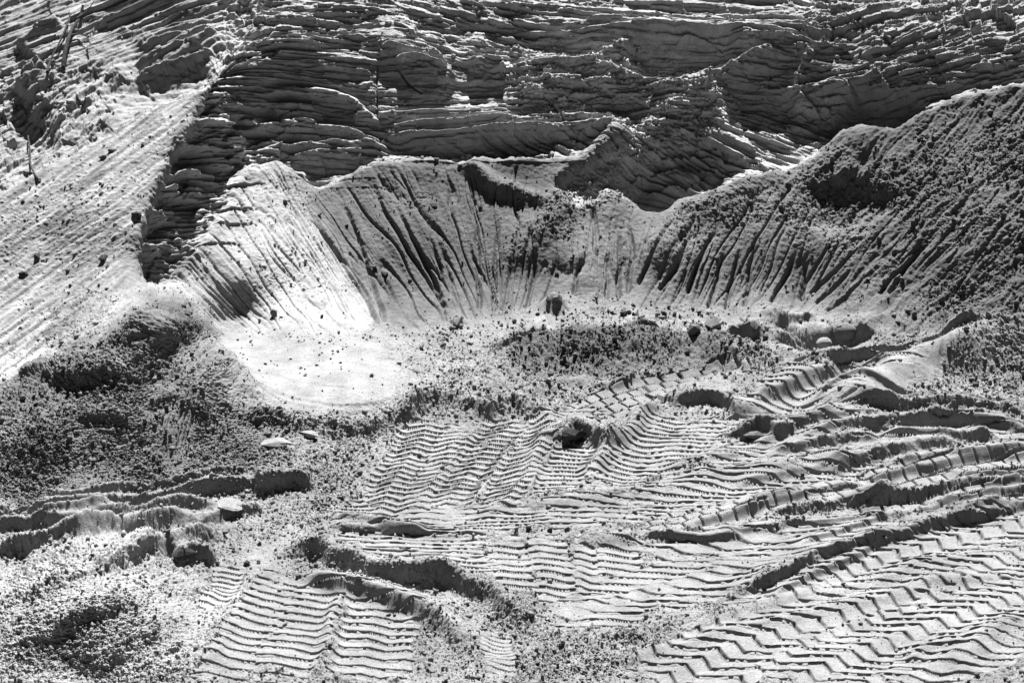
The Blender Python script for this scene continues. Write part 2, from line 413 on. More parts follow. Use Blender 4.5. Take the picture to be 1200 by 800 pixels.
for poly, slope, per, ln, am, sd_ in zones:
    z = zone(poly, 14, sd_)
    ri = np.nonzero(z.max(1) > .002)[0]; ci = np.nonzero(z.max(0) > .002)[0]
    sl = (slice(ri[0], ri[-1] + 1), slice(ci[0], ci[-1] + 1)); z = z[sl]
    n = strata(slope, per, ln, sd_, sl) + .45 * strata(slope, per * .42, ln * .6, sd_ + 100, sl)
    H[sl] += z * am * .36 * terrace(n, 3.6)
    c, q = 1 / math.hypot(1, slope), slope / math.hypot(1, slope)
    aa = U[sl] * c + V[sl] * q; bb = V[sl] * c - U[sl] * q
    H[sl] += z * am * .52 * cells((aa + 5 * WN1[1][sl]) / (ln * .35), (bb + 2 * WN1[1][sl]) / (per * 1.5), sd_ + 7)
    H[sl] += z * (am * .2 + .012) * (terrace(noise(aa / (ln * .9), bb / 5.5, sd_ + 9), 2.0) + .6 * terrace(noise(aa / (ln * .5), bb / 3.0, sd_ + 19), 2.0))
FLAT = 0
for k, poly in enumerate([[(372, 55), (430, 50), (520, 72), (550, 100), (565, 124), (440, 136), (425, 112), (385, 90)], [(735, 48), (765, 42), (850, 33), (872, 46), (850, 68), (780, 88), (752, 72)], [(850, 96), (900, 92), (904, 118), (868, 128), (856, 110)],
          [(122, 110), (128, 84), (150, 74), (200, 62), (248, 52), (242, 84), (190, 108), (130, 130)], [(600, 30), (690, 28), (690, 60), (610, 62)], [(985, 98), (1075, 92), (1074, 125), (1045, 140), (1015, 137), (988, 140)], [(1085, 62), (1200, 50), (1200, 88), (1130, 108), (1090, 110)],
          [(535, 75), (590, 70), (582, 112), (520, 120)], [(525, 15), (590, 20), (588, 58), (530, 60)]]):
    FLAT = np.maximum(FLAT, mask(poly, 14, 6, 1))
H *= 1 - .62 * FLAT
H += FLAT * .022 * terrace(noise(U / 160 + .1 * WN1[0], V / 5.0 + .3 * WN1[0], 63), 2.0) + FLAT * .05 * fbm(U / 40, V / 30, 3, 64)
H -= .16 * m_cliff +   .07 * m_cliff * sstep(.05, .3, 1 - mask(CLIFF, 40, 2, 1)) * (U > 330)
H += m_cliff * .035 * fbm(A * 2.2, B * 2.2, 3, 61)
H += m_cliff * (1 - FLAT) * .05 * cells(U / 60 + .1 * WN1[0], V / 34 + .2 * WN1[1], 62)

def ledge(pts, out=.12, w=.05, wob=.015, drop=.25, taper=.15):
    """a bed standing proud just below the line, with a lit top, dying out downwards"""
    sl = window(pts, 40)
    sd, arc, L = along(pts, sl, wob, int(pts[0][0] + pts[0][1]))
    t = arc / L
    e = sstep(0, taper, t) * sstep(1, 1 - taper, t)
    prof = sstep(-w * .5, w * .5, sd) * np.exp(-np.maximum(sd - w * .5, 0) / drop)
    H[sl] += out * e * prof
def recess(poly, depth, feather=6, seed=1):
    global H
    H = H - depth * mask(poly, feather, 5, seed)

# dark recessed faces
recess([(735, 394), (790, 384), (862, 380), (882, 390), (850, 400), (790, 396)], .12, 8)
recess([(912, 394), (940, 386), (1000, 376), (1022, 386), (1000, 402), (960, 406), (925, 404)], .14, 8)
recess([(978, 420), (1050, 414), (1130, 404), (1142, 410), (1090, 422), (1030, 420), (985, 428)], .12, 8)
recess([(590, 400), (612, 392), (640, 390), (650, 396), (620, 404)], .10, 4)
recess([(12, 586), (80, 586), (60, 602), (12, 606)], .12, 4)
recess([(372, 30), (425, 28), (430, 50), (372, 55)], .12)
recess([(525, 15), (590, 20), (588, 60), (530, 62)], .06)
recess([(535, 75), (590, 70), (580, 110), (520, 118)], .07)
recess([(740, 42), (850, 32), (870, 45), (850, 68), (780, 88), (750, 70), (735, 60)], .18)
recess([(838, 84), (870, 78), (905, 80), (906, 120), (868, 130), (848, 108)], .11)
recess([(600, 28), (690, 28), (690, 60), (610, 62)], .08)
recess([(125, 82), (150, 74), (200, 62), (248, 52), (240, 80), (190, 105), (130, 128), (118, 110)], .20)
recess([(12, 105), (45, 120), (60, 150), (30, 165), (12, 170)], .2)
recess([(900, 122), (985, 120), (990, 138), (965, 148), (905, 138)], .2)
recess([(985, 100), (1075, 95), (1072, 125), (1045, 140), (1015, 137), (988, 140)], .25)
recess([(940, 30), (1000, 20), (1010, 60), (960, 75)], .15)
recess([(740, 190), (830, 160), (855, 180), (838, 212), (790, 230), (765, 242), (745, 225)], .16)
recess([(560, 155), (740, 130), (742, 148), (660, 165), (600, 168)], .10)
recess([(195, 172), (262, 170), (262, 196), (200, 196)], .15)
recess([(190, 225), (262, 205), (270, 232), (235, 262), (175, 280)], .10)
recess([(172, 300), (215, 292), (216, 305), (195, 322), (172, 318)], .10)
recess([(250, 60), (275, 45), (285, 90), (290, 118), (275, 105)], .12)
recess([(950, 215), (1000, 212), (1050, 232), (1032, 250), (985, 270), (955, 262)], .18)     # hollow in the right slope
for l in [
    ([(440, 140), (500, 137), (560, 133), (640, 128), (700, 128), (755, 130)], .12, .04), ([(455, 148), (520, 150), (600, 142), (680, 137), (752, 132)], .16, .05),
    ([(430, 128), (500, 122), (600, 120)], .07, .04), ([(300, 112), (340, 100), (400, 105), (430, 125), (450, 145)], .10, .06),
    ([(270, 115), (320, 118), (380, 118)], .12, .05), ([(280, 150), (340, 138), (400, 145), (460, 160)], .13, .05), ([(290, 170), (350, 165), (420, 160), (465, 165)], .13, .05),
    ([(330, 180), (380, 172), (440, 170), (480, 175)], .10, .05),
    ([(600, 25), (660, 28), (760, 22), (860, 26), (980, 22)], .12, .05), ([(650, 18), (760, 14), (880, 18), (985, 18)], .10, .04), ([(850, 30), (900, 36), (985, 38)], .12, .05),
    ([(590, 70), (640, 62), (690, 60), (720, 45), (745, 35)], .12, .05), ([(690, 62), (740, 80), (780, 88), (830, 78), (870, 62), (900, 50), (930, 58)], .16, .07),
    ([(600, 85), (660, 82), (720, 90)], .10, .05), ([(845, 74), (870, 60), (890, 56), (935, 70)], .02, .06),
    ([(925, 100), (935, 70), (955, 45), (985, 20)], .14, .04), ([(915, 100), (945, 92), (990, 90), (1000, 112)], .14, .07),
    ([(760, 195), (790, 185), (820, 190)], .08, .03), ([(755, 212), (790, 203), (835, 212)], .08, .03), ([(770, 178), (820, 170), (850, 180)], .08, .03),
    ([(150, 72), (180, 66), (215, 58), (248, 48)], .16, .06), ([(150, 60), (200, 45), (260, 30)], .12, .05), ([(160, 45), (210, 30), (270, 18)], .12, .05), ([(150, 35), (200, 20), (240, 10)], .10, .05),
    ([(12, 95), (30, 80), (48, 66)], .22, .05), ([(12, 48), (40, 30), (70, 12)], .22, .06), ([(100, 140), (130, 125), (170, 118), (210, 100)], .12, .05),
    ([(205, 200), (240, 195), (268, 205)], .12, .04), ([(190, 218), (225, 212), (262, 222)], .12, .04), ([(178, 245), (215, 238), (250, 240)], .12, .04), ([(170, 285), (205, 280), (230, 285)], .12, .05),
    ([(235, 165), (262, 160), (300, 175)], .12, .05), ([(232, 140), (262, 138), (290, 145)], .10, .05),
    ([(360, 35), (400, 32), (430, 30)], .10, .04), ([(440, 40), (500, 45), (530, 72)], .14, .06), ([(460, 60), (500, 62), (540, 80)], .12, .05), ([(545, 62), (580, 58), (595, 75)], .12, .05)]:
    ledge(l[0], l[1], l[2])
# cracks
for g in [[(443, 55), (441, 90), (438, 135)], [(465, 70), (478, 90), (495, 105)], [(262, 70), (275, 100), (300, 120)], [(640, 105), (655, 125), (660, 135)]]:
    gully(g, .035, .09)
# oblique cross-bedding grooves
for k in range(9):
    x = 560 + k * 20
    gully([(x, 152 + k * -1.0), (x + 22, 163 - k), (x + 46, 178 - k * 1.0)], .05, .10)
for k in range(12):
    x = 735 + (k % 6) * 18; y = 160 + (k // 6) * 26 + (k % 6) * 2
    gully([(x, y), (x + 22, y + 8), (x + 48, y + 17)], .045, .08)

# ================================================================== big lumps and hollows (metres)
def bump(u, v, ru, rv, h, p=2.0):
    """dome with half sizes given in metres across and up the surface"""
    ca, cb = ab(u, v)
    pad = max(ru, rv) * 200
    sl = window([(u, v)], pad)
    d = np.sqrt(((A[sl] - ca) / ru) ** 2 + ((B[sl] - cb) / rv) ** 2) + .12 * WN1[1][sl]
    H[sl] += h * np.exp(-np.abs(d) ** p * 1.6)
bump(1150, 425, .7, .40, .25)
bump(1060, 416, .5, .22, -.22); bump(980, 412, .35, .16, -.18); bump(960, 394, .45, .18, -.30); bump(800, 391, .5, .2, -.22); bump(900, 384, .3, .12, .10)
bump(700, 418, 1.0, .5, .08); bump(840, 416, .6, .4, .06); bump(560, 440, .5, .4, .10)
bump(650, 362, .22, .2, .22); bump(535, 378, .12, .12, .12)
bump(850, 455, .45, .3, .14)
for (u, v, ru, rv, h) in [(722, 246, .30, .34, .07), (490, 200, .42, .30, .05), (1015, 162, .28, .34, .07), (805, 242, .25, .25, .04), (330, 206, .25, .3, .06), (600, 190, .32, .2, .03), (430, 210, .2, .22, .03), (690, 330, .25, .3, .05), (1010, 250, .2, .25, .04)]:
    bump(u, v, ru, rv, h)
# middle spur of rubble running down from the upper right
def ridge(pts, w, h, rough=0, wob=.04):
    sl = window(pts, 90)
    sd, arc, L = along(pts, sl, wob, int(pts[0][0]))
    t = arc / L; e = sstep(-.15, .12, t) * sstep(1.15, .88, t)
    g = np.exp(-(sd / w) ** 2) * e
    H[sl] += h * g
    if rough: RG[sl] = np.maximum(RG[sl], rough * g)
ridge([(835, 95), (770, 140), (700, 200), (640, 262), (610, 300)], .28, .16, .9)
ridge([(900, 195), (860, 225), (800, 262), (770, 300)], .25, .10, .8)
ridge([(545, 190), (570, 212), (600, 225), (640, 240)], .12, .12, .9)
ridge([(255, 85), (232, 135), (205, 185), (184, 225), (168, 280), (150, 328)], .14, .07, .35)
ridge([(980, 476), (1035, 452), (1090, 430), (1140, 414), (1220, 405)], .30, .26, .15)
ridge([(12, 462), (60, 440), (110, 415), (150, 395), (190, 370), (225, 395), (262, 430), (300, 468)], .30, .08, .9)

# ================================================================== floor berms and ruts
def berm(pts, h, back=.22, front=.06, rough=.6, wob=.03, vary=.22):
    """a ridge of pushed sand: gentle on the far side, steep towards the viewer"""
    pts = [(u, v + 50 * h) for u, v in pts]          # the crest rises above its foot
    sl = window(pts, 60)
    sd, arc, L = along(pts, sl, wob, int(pts[0][0] * 3 + pts[0][1]))
    t = arc / max(L, .01); e = sstep(-.03, .16, t) * sstep(1.03, .84, t)
    e = e * (1 - vary + vary * (.5 + .9 * noise(arc * 2.2, sd * 0 + .5, int(pts[0][1]))))
    sd = sd + .10 * front * noise(A[sl] * 16, B[sl] * 9, 55) + .012 * noise(A[sl] * 5, B[sl] * 5, 56)
    rough *= .45
    prof = np.where(sd > 0, np.exp(-(sd / front) ** 2), np.exp(-(sd / back) ** 2))
    H[sl] += 1.25 * h * np.clip(e, 0, 1.3) * prof
    RG[sl] = np.maximum(RG[sl] * np.where(sd > .4 * front, 1 - .8 * np.exp(-(sd / (front * 2)) ** 2) * np.clip(e, 0, 1) * min(1, h * 8), 1), rough * np.clip(e, 0, 1) * np.exp(-(sd / (back * 1.1)) ** 2) * sstep(front * .9, 0, sd))
BERMS = [
    ([(-40, 486), (12, 467), (60, 442), (110, 418), (150, 399), (192, 369)], .13, .12, .30, 1.8), ([(186, 370), (225, 396), (262, 431), (305, 472)], .10, .12, .24, 1.8),
    ([(555, 432), (600, 414), (640, 406), (700, 404), (780, 404), (850, 410), (905, 422), (945, 436)], .22, .10, .32, 1.9),
    ([(0, 672), (60, 650), (110, 634), (150, 641), (215, 682), (255, 710)], .08, .15, .20, 1.5),
    ([(324, 638), (372, 644), (408, 659), (450, 671), (518, 674), (560, 689), (596, 707), (622, 735)], .16, .16, .07, .5),
    ([(348, 665), (390, 680), (435, 689), (468, 701), (504, 716), (550, 760)], .13, .14, .07, .5),
    ([(855, 692), (915, 671), (966, 650), (1032, 630), (1095, 614), (1140, 602), (1200, 592)], .10, .22, .03, .35),
    ([(900, 698), (966, 665), (1020, 641), (1050, 632)], .05, .12, .03, .3),
    ([(840, 620), (900, 616), (960, 612), (1050, 611)], .05, .15, .03, .4),
    ([(900, 606), (950, 594), (1008, 584), (1060, 580)], 0.096, .2, .04, .5), ([(1000, 588), (1060, 581), (1125, 576), (1220, 569)], 0.120, .2, .05, .5), ([(1090, 592), (1140, 584), (1220, 578)], 0.120, .2, .06, .6),
    ([(960, 478), (1010, 474), (1070, 478), (1140, 478), (1220, 480)], 0.096, .2, .04, .3), ([(985, 484), (1060, 486), (1140, 485), (1220, 488)], 0.120, .2, .05, .3), ([(930, 516), (980, 504), (1030, 496), (1100, 490), (1160, 494), (1220, 500)], 0.132, .25, .05, .5),
    ([(900, 530), (950, 520), (990, 513), (1040, 518)], 0.096, .2, .05, .6), ([(1030, 506), (1080, 508), (1130, 512), (1170, 507)], 0.108, .2, .05, .4), ([(960, 548), (1010, 536), (1060, 526), (1100, 519), (1140, 524)], 0.120, .25, .06, .6),
    ([(880, 522), (930, 506), (985, 490), (1050, 487)], 0.084, .2, .05, .5), ([(1120, 560), (1160, 553), (1220, 548)], 0.084, .2, .05, .5), ([(1000, 556), (1080, 548), (1150, 536), (1220, 528)], 0.072, .2, .05, .4),
    ([(860, 600), (900, 590), (960, 574), (1020, 562)], 0.060, .15, .04, .6), ([(800, 612), (850, 602), (900, 586), (940, 572)], 0.060, .15, .05, .7),
    ([(-20, 590), (60, 592), (110, 586), (160, 579), (230, 565), (310, 547)], .15, .12, .05, .6), ([(10, 604), (80, 598), (140, 591), (200, 581), (260, 568), (320, 556)], .14, .12, .05, .7), ([(40, 616), (120, 607), (180, 599), (260, 584)], .14, .12, .05, .7),
    ([(-20, 616), (30, 615), (90, 608), (130, 602)], .12, .15, .04, .5), ([(-20, 642), (30, 640), (70, 634), (130, 623), (190, 609), (240, 600)], .17, .2, .06, .6), ([(110, 655), (160, 646), (200, 638), (262, 620)], .16, .16, .07, .6),
    ([(230, 612), (265, 602), (310, 592)], .09, .15, .05, .5), ([(380, 600), (440, 613), (500, 620), (580, 618)], .05, .15, .04, .5), ([(385, 612), (430, 617), (500, 619)], .06, .15, .04, .5),
    ([(735, 400), (770, 391), (815, 386), (860, 383), (900, 390)], .15, .3, .05, .7), ([(900, 396), (940, 386), (985, 378), (1035, 380)], .16, .35, .06, .5), ([(950, 426), (1000, 421), (1060, 416), (1110, 409), (1160, 400)], .16, .3, .05, .5),
    ([(586, 408), (610, 397), (650, 391)], .12, .2, .05, .5), ([(900, 386), (930, 375), (960, 372)], .10, .2, .05, .6),
    ([(1100, 412), (1150, 406), (1210, 402)], .06, .3, .05, .5),
    ([(262, 442), (330, 463), (400, 472), (462, 466)], .012, .06, .03, 0), ([(280, 455), (340, 472), (400, 480), (450, 476)], .010, .06, .03, 0), ([(300, 430), (360, 447), (420, 452)], .010, .06, .03, 0),
    ([(300, 566), (330, 562), (365, 562)], .16, .2, .06, .8), ([(205, 652), (225, 648), (250, 653)], .12, .15, .05, .6),
    ([(264, 470), (300, 480), (345, 492), (380, 497), (430, 493), (470, 481), (500, 465)], .10, .10, .12, 1.0),
    ([(470, 492), (490, 466), (520, 462), (550, 470), (575, 478), (605, 470), (650, 488)], .14, .14, .10, .8),
    ([(785, 472), (815, 466), (850, 468), (868, 484)], .13, .35, .05, .3), ([(655, 514), (672, 498), (690, 505), (715, 520)], .16, .2, .06, .8),
    ([(870, 510), (885, 502), (918, 514)], .12, .2, .05, .5), ([(772, 468), (756, 480), (735, 502), (712, 524), (690, 560)], .10, .10, .10, .8),
    ([(790, 557), (850, 552), (910, 546), (1000, 526)], .06, .25, .10, 1.0), ([(600, 590), (700, 580), (800, 565), (860, 560)], .05, .25, .10, 1.0),
    ([(750, 625), (815, 627), (870, 620)], .07, .2, .03, .3), ([(677, 629), (716, 632), (746, 626)], .07, .12, .08, .9),
    ([(640, 500), (625, 540), (600, 580), (560, 598)], .06, .10, .06, .8), ([(560, 500), (530, 540), (490, 590)], .03, .06, .05, .4),
    ([(510, 790), (614, 768), (710, 745), (800, 727), (860, 716), (900, 704), (960, 689), (1008, 680), (1080, 659), (1200, 636)], .04, .12, .10, .8),
    ([(640, 790), (720, 770), (800, 752), (840, 740), (915, 722), (990, 704), (1050, 689), (1110, 677), (1200, 666)], .04, .10, .08, .8),
    ([(590, 402), (640, 397), (700, 395), (780, 397), (850, 405), (890, 412)], .12, .15, .30, .8),
    ([(905, 400), (940, 425), (990, 428), (1060, 432)], .10, .2, .1, .9), ([(880, 470), (905, 458), (950, 440), (985, 432)], .14, .25, .08, .8),
    ([(330, 655), (290, 690), (255, 740), (225, 790)], .05, .12, .10, .9), ([(400, 690), (385, 730), (378, 790)], .05, .07, .06, .9), ([(548, 720), (560, 750), (560, 790)], .03, .1, .1, .9),
    ([(1120, 790), (1150, 740), (1200, 715)], .05, .12, .1, .9), ([(1060, 770), (1090, 752), (1130, 748)], .03, .08, .05, .5),
    ([(960, 500), (1000, 492), (1060, 486)], .06, .2, .05, .5), ([(600, 470), (640, 452), (700, 440)], .08, .15, .1, .9), ([(690, 450), (720, 448), (745, 440)], .05, .1, .06, .6),
    ([(30, 700), (60, 680), (100, 665), (115, 650)], .07, .2, .1, .8), ([(940, 470), (1000, 462), (1060, 466), (1130, 470), (1220, 472)], .07, .15, .04, .5), ([(900, 492), (960, 488), (1030, 486)], .06, .15, .04, .5), ([(860, 508), (920, 506), (980, 498), (1040, 494)], .07, .15, .04, .6), ([(1040, 545), (1100, 540), (1160, 532), (1220, 524)], .07, .15, .05, .6), ([(860, 566), (930, 552), (1000, 540)], .06, .15, .05, .8), ([(780, 548), (840, 536), (900, 528)], .05, .15, .05, .8),
    ([(1120, 604), (1160, 596), (1220, 588)], .06, .2, .05, .7), ([(930, 640), (990, 622), (1050, 606), (1110, 594)], .05, .12, .03, .5),
    ([(12, 765), (60, 735), (110, 712), (150, 700)], .06, .2, .08, .8), ([(100, 790), (130, 760), (170, 735), (210, 720)], .05, .2, .1, .8),
    ([(20, 455), (60, 448), (110, 440), (155, 425)], .10, .2, .10, .9), ([(160, 410), (185, 440), (200, 470)], .05, .15, .15, .6), ([(90, 487), (120, 484), (150, 488)], .05, .15, .05, .5),
]
for pts, h, bk, fr, ro in BERMS: berm(pts, h, bk, fr, ro)

# ================================================================== tyre tracks
SMOOTH = np.zeros((NV, NU), np.float32)
TR = np.zeros((NV, NU), np.float32)
def track(pts, width, pitch=.11, depth=.045, tilt=0., jog=.6, jogw=.25, per=0., side=.008, phase=0., brick=0, tri=0, fade=.25, wear=.7):
    """a tyre print: plates of sand between lug marks, stepping down towards the viewer"""
    if pts[-1][1] > pts[0][1]: pts = pts[::-1]
    sl = window(pts, width * 110)
    sd, arc, L = along(pts, sl, .012, int(pts[0][0] + pts[-1][1]))
    t = sd / (width * .5)
    rag = .38 * fbm(A[sl] * 5, B[sl] * 5, 3, 78)
    inside = sstep(1.0, .92, np.abs(t) + rag) * sstep(-.08, fade * .3, arc / L + rag * .4) * sstep(1.08, 1 - fade * .3, arc / L + rag * .4)
    per = per or width
    row = np.floor(sd / per + .5); x = sd - row * per
    z = np.clip(x / (per * jogw), -1, 1) * .5 + row
    if tri: z = np.abs(x) / per * 2 * tri
    wobble = .08 * noise(A[sl] * 7, B[sl] * 7, 77) + .18 * noise(A[sl] * 1.5, B[sl] * 1.5, 76)
    if brick:
        ph = sd / pitch + wobble * .6 + phase
    else:
        a0, b0 = ab(*pts[0])
        ph = ((B[sl] - b0) + (A[sl] - a0) * tilt) / pitch + jog * z + phase + wobble
    f = ph - np.floor(ph)
    depth *= 2.3 if pts[0][1] < 610 else 1.9
    h = depth * (.35 * (.5 - f) - (1 - sstep(.11, .26 if pts[0][1] < 610 else .23, f)) * sstep(0, .08, f))
    if brick:
        xx = arc / brick + .5 * (np.floor(ph) % 2); g2 = xx - np.floor(xx)
        h = np.minimum(h, depth * (1.3 * np.clip(np.minimum(g2, 1 - g2) / .10, 0, 1) - 1.1))
    w = np.clip(1.15 - wear * np.clip(fbm(A[sl] * 2.5, B[sl] * 2.5, 3, 79) * 2.2 + .25, 0, 1), 0, 1)
    edge = side * np.exp(-((np.abs(t) - 1.02) / .10) ** 2)
    TR[sl] = TR[sl] * (1 - inside) + inside * (w * h - .012)
    TR[sl] += edge * sstep(-.02, .05, arc / L) * sstep(1.02, .95, arc / L) * (1 - SMOOTH[sl])
    SMOOTH[sl] = np.maximum(SMOOTH[sl], inside * (.55 + .45 * w))
T = [
    dict(pts=[(335, 677), (300, 725), (258, 790)], width=.42, depth=0.028, phase=.2),
    dict(pts=[(388, 678), (362, 725), (330, 790)], width=.50, depth=0.028),
    dict(pts=[(452, 690), (445, 735), (432, 790)], width=.66, pitch=.12, depth=0.037, jog=.6, per=.33),
    dict(pts=[(580, 745), (588, 790)], width=.25, pitch=.06, depth=0.012),
    dict(pts=[(724, 635), (724, 735)], width=.40, pitch=.12, depth=0.034, jog=.5),
    dict(pts=[(686, 632), (686, 720)], width=.20, pitch=.12, depth=0.022, phase=.3),
    dict(pts=[(640, 632), (655, 705)], width=.36, pitch=.12, depth=0.031, jog=.5),
    dict(pts=[(590, 632), (606, 690)], width=.36, pitch=.12, depth=0.031, jog=.5, phase=.4),
    dict(pts=[(540, 640), (555, 672)], width=.38, depth=0.031),
    dict(pts=[(470, 635), (490, 662)], width=.5, depth=0.028),
    # long diagonal tracks in the lower right corner
    dict(pts=[(770, 800), (870, 756), (1000, 716), (1210, 642)], width=.80, pitch=.10, depth=0.031, jog=1.5, per=.36, jogw=.2),
    dict(pts=[(930, 800), (1010, 765), (1100, 730), (1210, 690)], width=.80, pitch=.10, depth=0.031, jog=1.5, per=.36, jogw=.2),
    dict(pts=[(1060, 800), (1120, 770), (1210, 738)], width=.55, pitch=.10, depth=0.031, jog=1.1, per=.4, jogw=.2),
    dict(pts=[(950, 690), (1040, 652), (1210, 608)], width=.55, pitch=.11, depth=0.034, jog=1.5, per=.36, jogw=.2),
    dict(pts=[(770, 700), (850, 668), (930, 640), (1010, 622)], width=.62, pitch=.11, depth=0.028, jog=1.1, per=.4, jogw=.2, wear=.9),
    dict(pts=[(760, 650), (830, 636), (920, 622)], width=.40, pitch=.11, depth=0.028, jog=1.1, per=.4, jogw=.2),
    dict(pts=[(650, 720), (760, 690), (900, 655), (1050, 615)], width=.5, pitch=.10, depth=.03, jog=1.2, per=.4, wear=1.),
    dict(pts=[(860, 722), (950, 690)], width=.5, pitch=.11, depth=.03, jog=1.5, per=.36, jogw=.2),
    dict(pts=[(400, 612), (560, 604), (780, 590)], width=.5, pitch=.09, depth=.022, wear=1.2),
    dict(pts=[(760, 585), (900, 560), (1000, 535)], width=.7, pitch=.09, depth=.03, wear=1., jog=.8, per=.4),
    dict(pts=[(870, 540), (960, 500), (1010, 470)], width=.6, pitch=.10, depth=.02, wear=1.3),
    dict(pts=[(420, 648), (520, 655), (560, 668)], width=.5, pitch=.11, depth=.03, wear=1.),
    dict(pts=[(560, 640), (480, 628), (400, 622)], width=.4, pitch=.10, depth=.026, wear=1.),
    dict(pts=[(1000, 530), (1100, 505), (1210, 512)], width=.4, pitch=.10, depth=.03, wear=.9),
    dict(pts=[(900, 470), (980, 448), (1060, 436)], width=.45, pitch=.13, depth=.04, jog=.8, per=.4),
    # brick-like prints further back
    dict(pts=[(755, 618), (850, 602), (960, 578), (1090, 556), (1210, 530)], width=.46, pitch=.15, depth=0.037, brick=.17, wear=.3),
    dict(pts=[(900, 596), (1010, 580), (1090, 566), (1200, 552)], width=.30, pitch=.15, depth=0.034, brick=.17, wear=.3),
    dict(pts=[(1000, 602), (1100, 594), (1200, 582)], width=.35, pitch=.12, depth=0.028, brick=.2),
    dict(pts=[(690, 484), (745, 462), (800, 450), (866, 438)], width=.62, pitch=.16, depth=0.046, brick=.22),
    dict(pts=[(620, 500), (690, 486)], width=.4, pitch=.10, depth=0.025),
    # field of prints running away from the viewer
    dict(pts=[(502, 494), (478, 535), (440, 600)], width=.46, pitch=.105, depth=0.043, jog=.8, per=.30, tri=1, tilt=-.1),
    dict(pts=[(540, 505), (512, 548), (482, 596)], width=.34, pitch=.105, depth=0.031, jog=.8, per=.30, tri=1, phase=.4, tilt=-.1),
    dict(pts=[(600, 492), (560, 535), (520, 588)], width=.50, pitch=.105, depth=0.043, jog=.8, per=.30, tri=1, tilt=-.15),
    dict(pts=[(645, 492), (618, 535), (580, 592)], width=.42, pitch=.105, depth=0.037, jog=.8, per=.30, tri=1, tilt=-.15),
    dict(pts=[(676, 520), (662, 548), (650, 580)], width=.46, pitch=.10, depth=0.028, jog=.5),
    dict(pts=[(790, 490), (752, 525), (715, 570)], width=.58, pitch=.10, depth=0.031, jog=.6, per=.3, tilt=-.1),
    dict(pts=[(840, 492), (806, 525), (775, 555)], width=.40, pitch=.10, depth=0.025, jog=.6, tilt=-.1),
    dict(pts=[(960, 442), (920, 470), (880, 500)], width=.60, pitch=.16, depth=0.037, jog=.6, per=.4),
    dict(pts=[(900, 515), (870, 530), (830, 545)], width=.4, pitch=.09, depth=0.019),
    dict(pts=[(272, 662), (262, 690), (250, 712)], width=.30, pitch=.09, depth=0.028),
    dict(pts=[(640, 612), (700, 604), (750, 600)], width=.40, pitch=.10, depth=0.025, jog=.4),
    dict(pts=[(400, 590), (450, 612), (520, 618), (640, 604)], width=.35, pitch=.09, depth=0.025, wear=.9),
    dict(pts=[(700, 690), (760, 672), (830, 655)], width=.3, pitch=.10, depth=0.025, jog=.4),
]
for t in T: track(**t)
SMOOTH = np.clip(SMOOTH, 0, 1)
H += TR

# ================================================================== roughness
RG = np.maximum(RG, .9 * m_floor)
RG = np.maximum(RG, .5 * LOWL); RG = np.maximum(RG, .62 * m_heap); RG = np.maximum(RG, .6 * m_heap2)
SL = mask([(178, 455), (232, 450), (250, 480), (215, 558), (172, 556)], 8, 8, 1); RG *= 1 - .85 * SL
RG = np.maximum(RG, .06 * m_talus); RG = np.maximum(RG, .42 * m_rslope * sstep(-.05, .25, noise(C * 1.3, B * .9, 150)))
RG = np.maximum(RG, .12 * m_cliff * (1 - FLAT))
RG = np.maximum(RG, .9 * mask([(590, 60), (740, 40), (850, 80), (840, 140), (740, 190), (690, 200), (740, 150), (600, 110)], 14, 10, 1) * .8)
RG = np.maximum(RG, .9 * mask([(740, 150), (850, 100), (860, 130), (780, 190), (650, 290), (615, 290), (640, 240)], 10, 10, 1))
RG = np.maximum(RG, .6 * mask([(820, 230), (880, 195), (960, 180), (985, 150), (1010, 190), (960, 260), (940, 300), (900, 260), (840, 300), (790, 300), (790, 260)], 10, 10, 1))
RG = np.maximum(RG, .75 * mask([(940, 215), (1188, 130), (1250, 200), (1188, 260), (1080, 300), (1060, 250), (1000, 320), (960, 280)], 12, 12, 1))
RG = np.maximum(RG, .7 * mask([(1090, 330), (1188, 260), (1300, 300), (1300, 420), (1188, 410), (1040, 395)], 12, 10, 1))
RG = np.maximum(RG, .7 * mask([(560, 360), (700, 345), (960, 360), (960, 385), (740, 380), (600, 385)], 8, 8, 1))
RG = np.maximum(RG, .8 * mask([(345, 215), (375, 215), (365, 250), (345, 265), (335, 240)], 6, 8, 1))
RG = np.maximum(RG, .8 * mask([(450, 225), (500, 225), (520, 238), (500, 245), (455, 240)], 6, 8, 1))
RG = np.maximum(RG, .9 * mask([(300, 295), (320, 310), (355, 348), (345, 350), (312, 330)], 4, 5, 1))
RG = np.maximum(RG, 1.0 * mask([(590, 405), (700, 397), (850, 405), (900, 425), (850, 436), (700, 446), (600, 446)], 14, 8, 1))
RG *= (1 - .96 * SMOOTH)
RG *= (1 - .85 * mask([(232, 402), (330, 382), (420, 392), (450, 410), (470, 440), (460, 474), (430, 486), (375, 490), (330, 482), (272, 466), (262, 440)], 6, 8, 1))
RG *= (1 - .9 * mask([(985, 472), (1060, 435), (1120, 422), (1090, 445), (1040, 468), (1000, 474)], 5, 5, 1))
patch = np.clip(.75 + .9 * fbm(A * 1.7, B * 1.7, 3, 88), .15, 1.3)
RG *= patch
RG = np.maximum(RG, .6 * mask([(165, 330), (225, 330), (245, 380), (215, 410), (150, 400), (140, 370)], 8, 8, 1))
RG *= 1 - .95 * WEDGE
ang = .6 * fbm(A * .8, B * .8, 2, 90)
CA = A + .03 * noise(A * 6, B * 6, 91); CB = B + .03 * noise(A * 6, B * 6, 92)
big = sstep(-.1, .5, fbm(A * 2.6, B * 2.6, 3, 105))
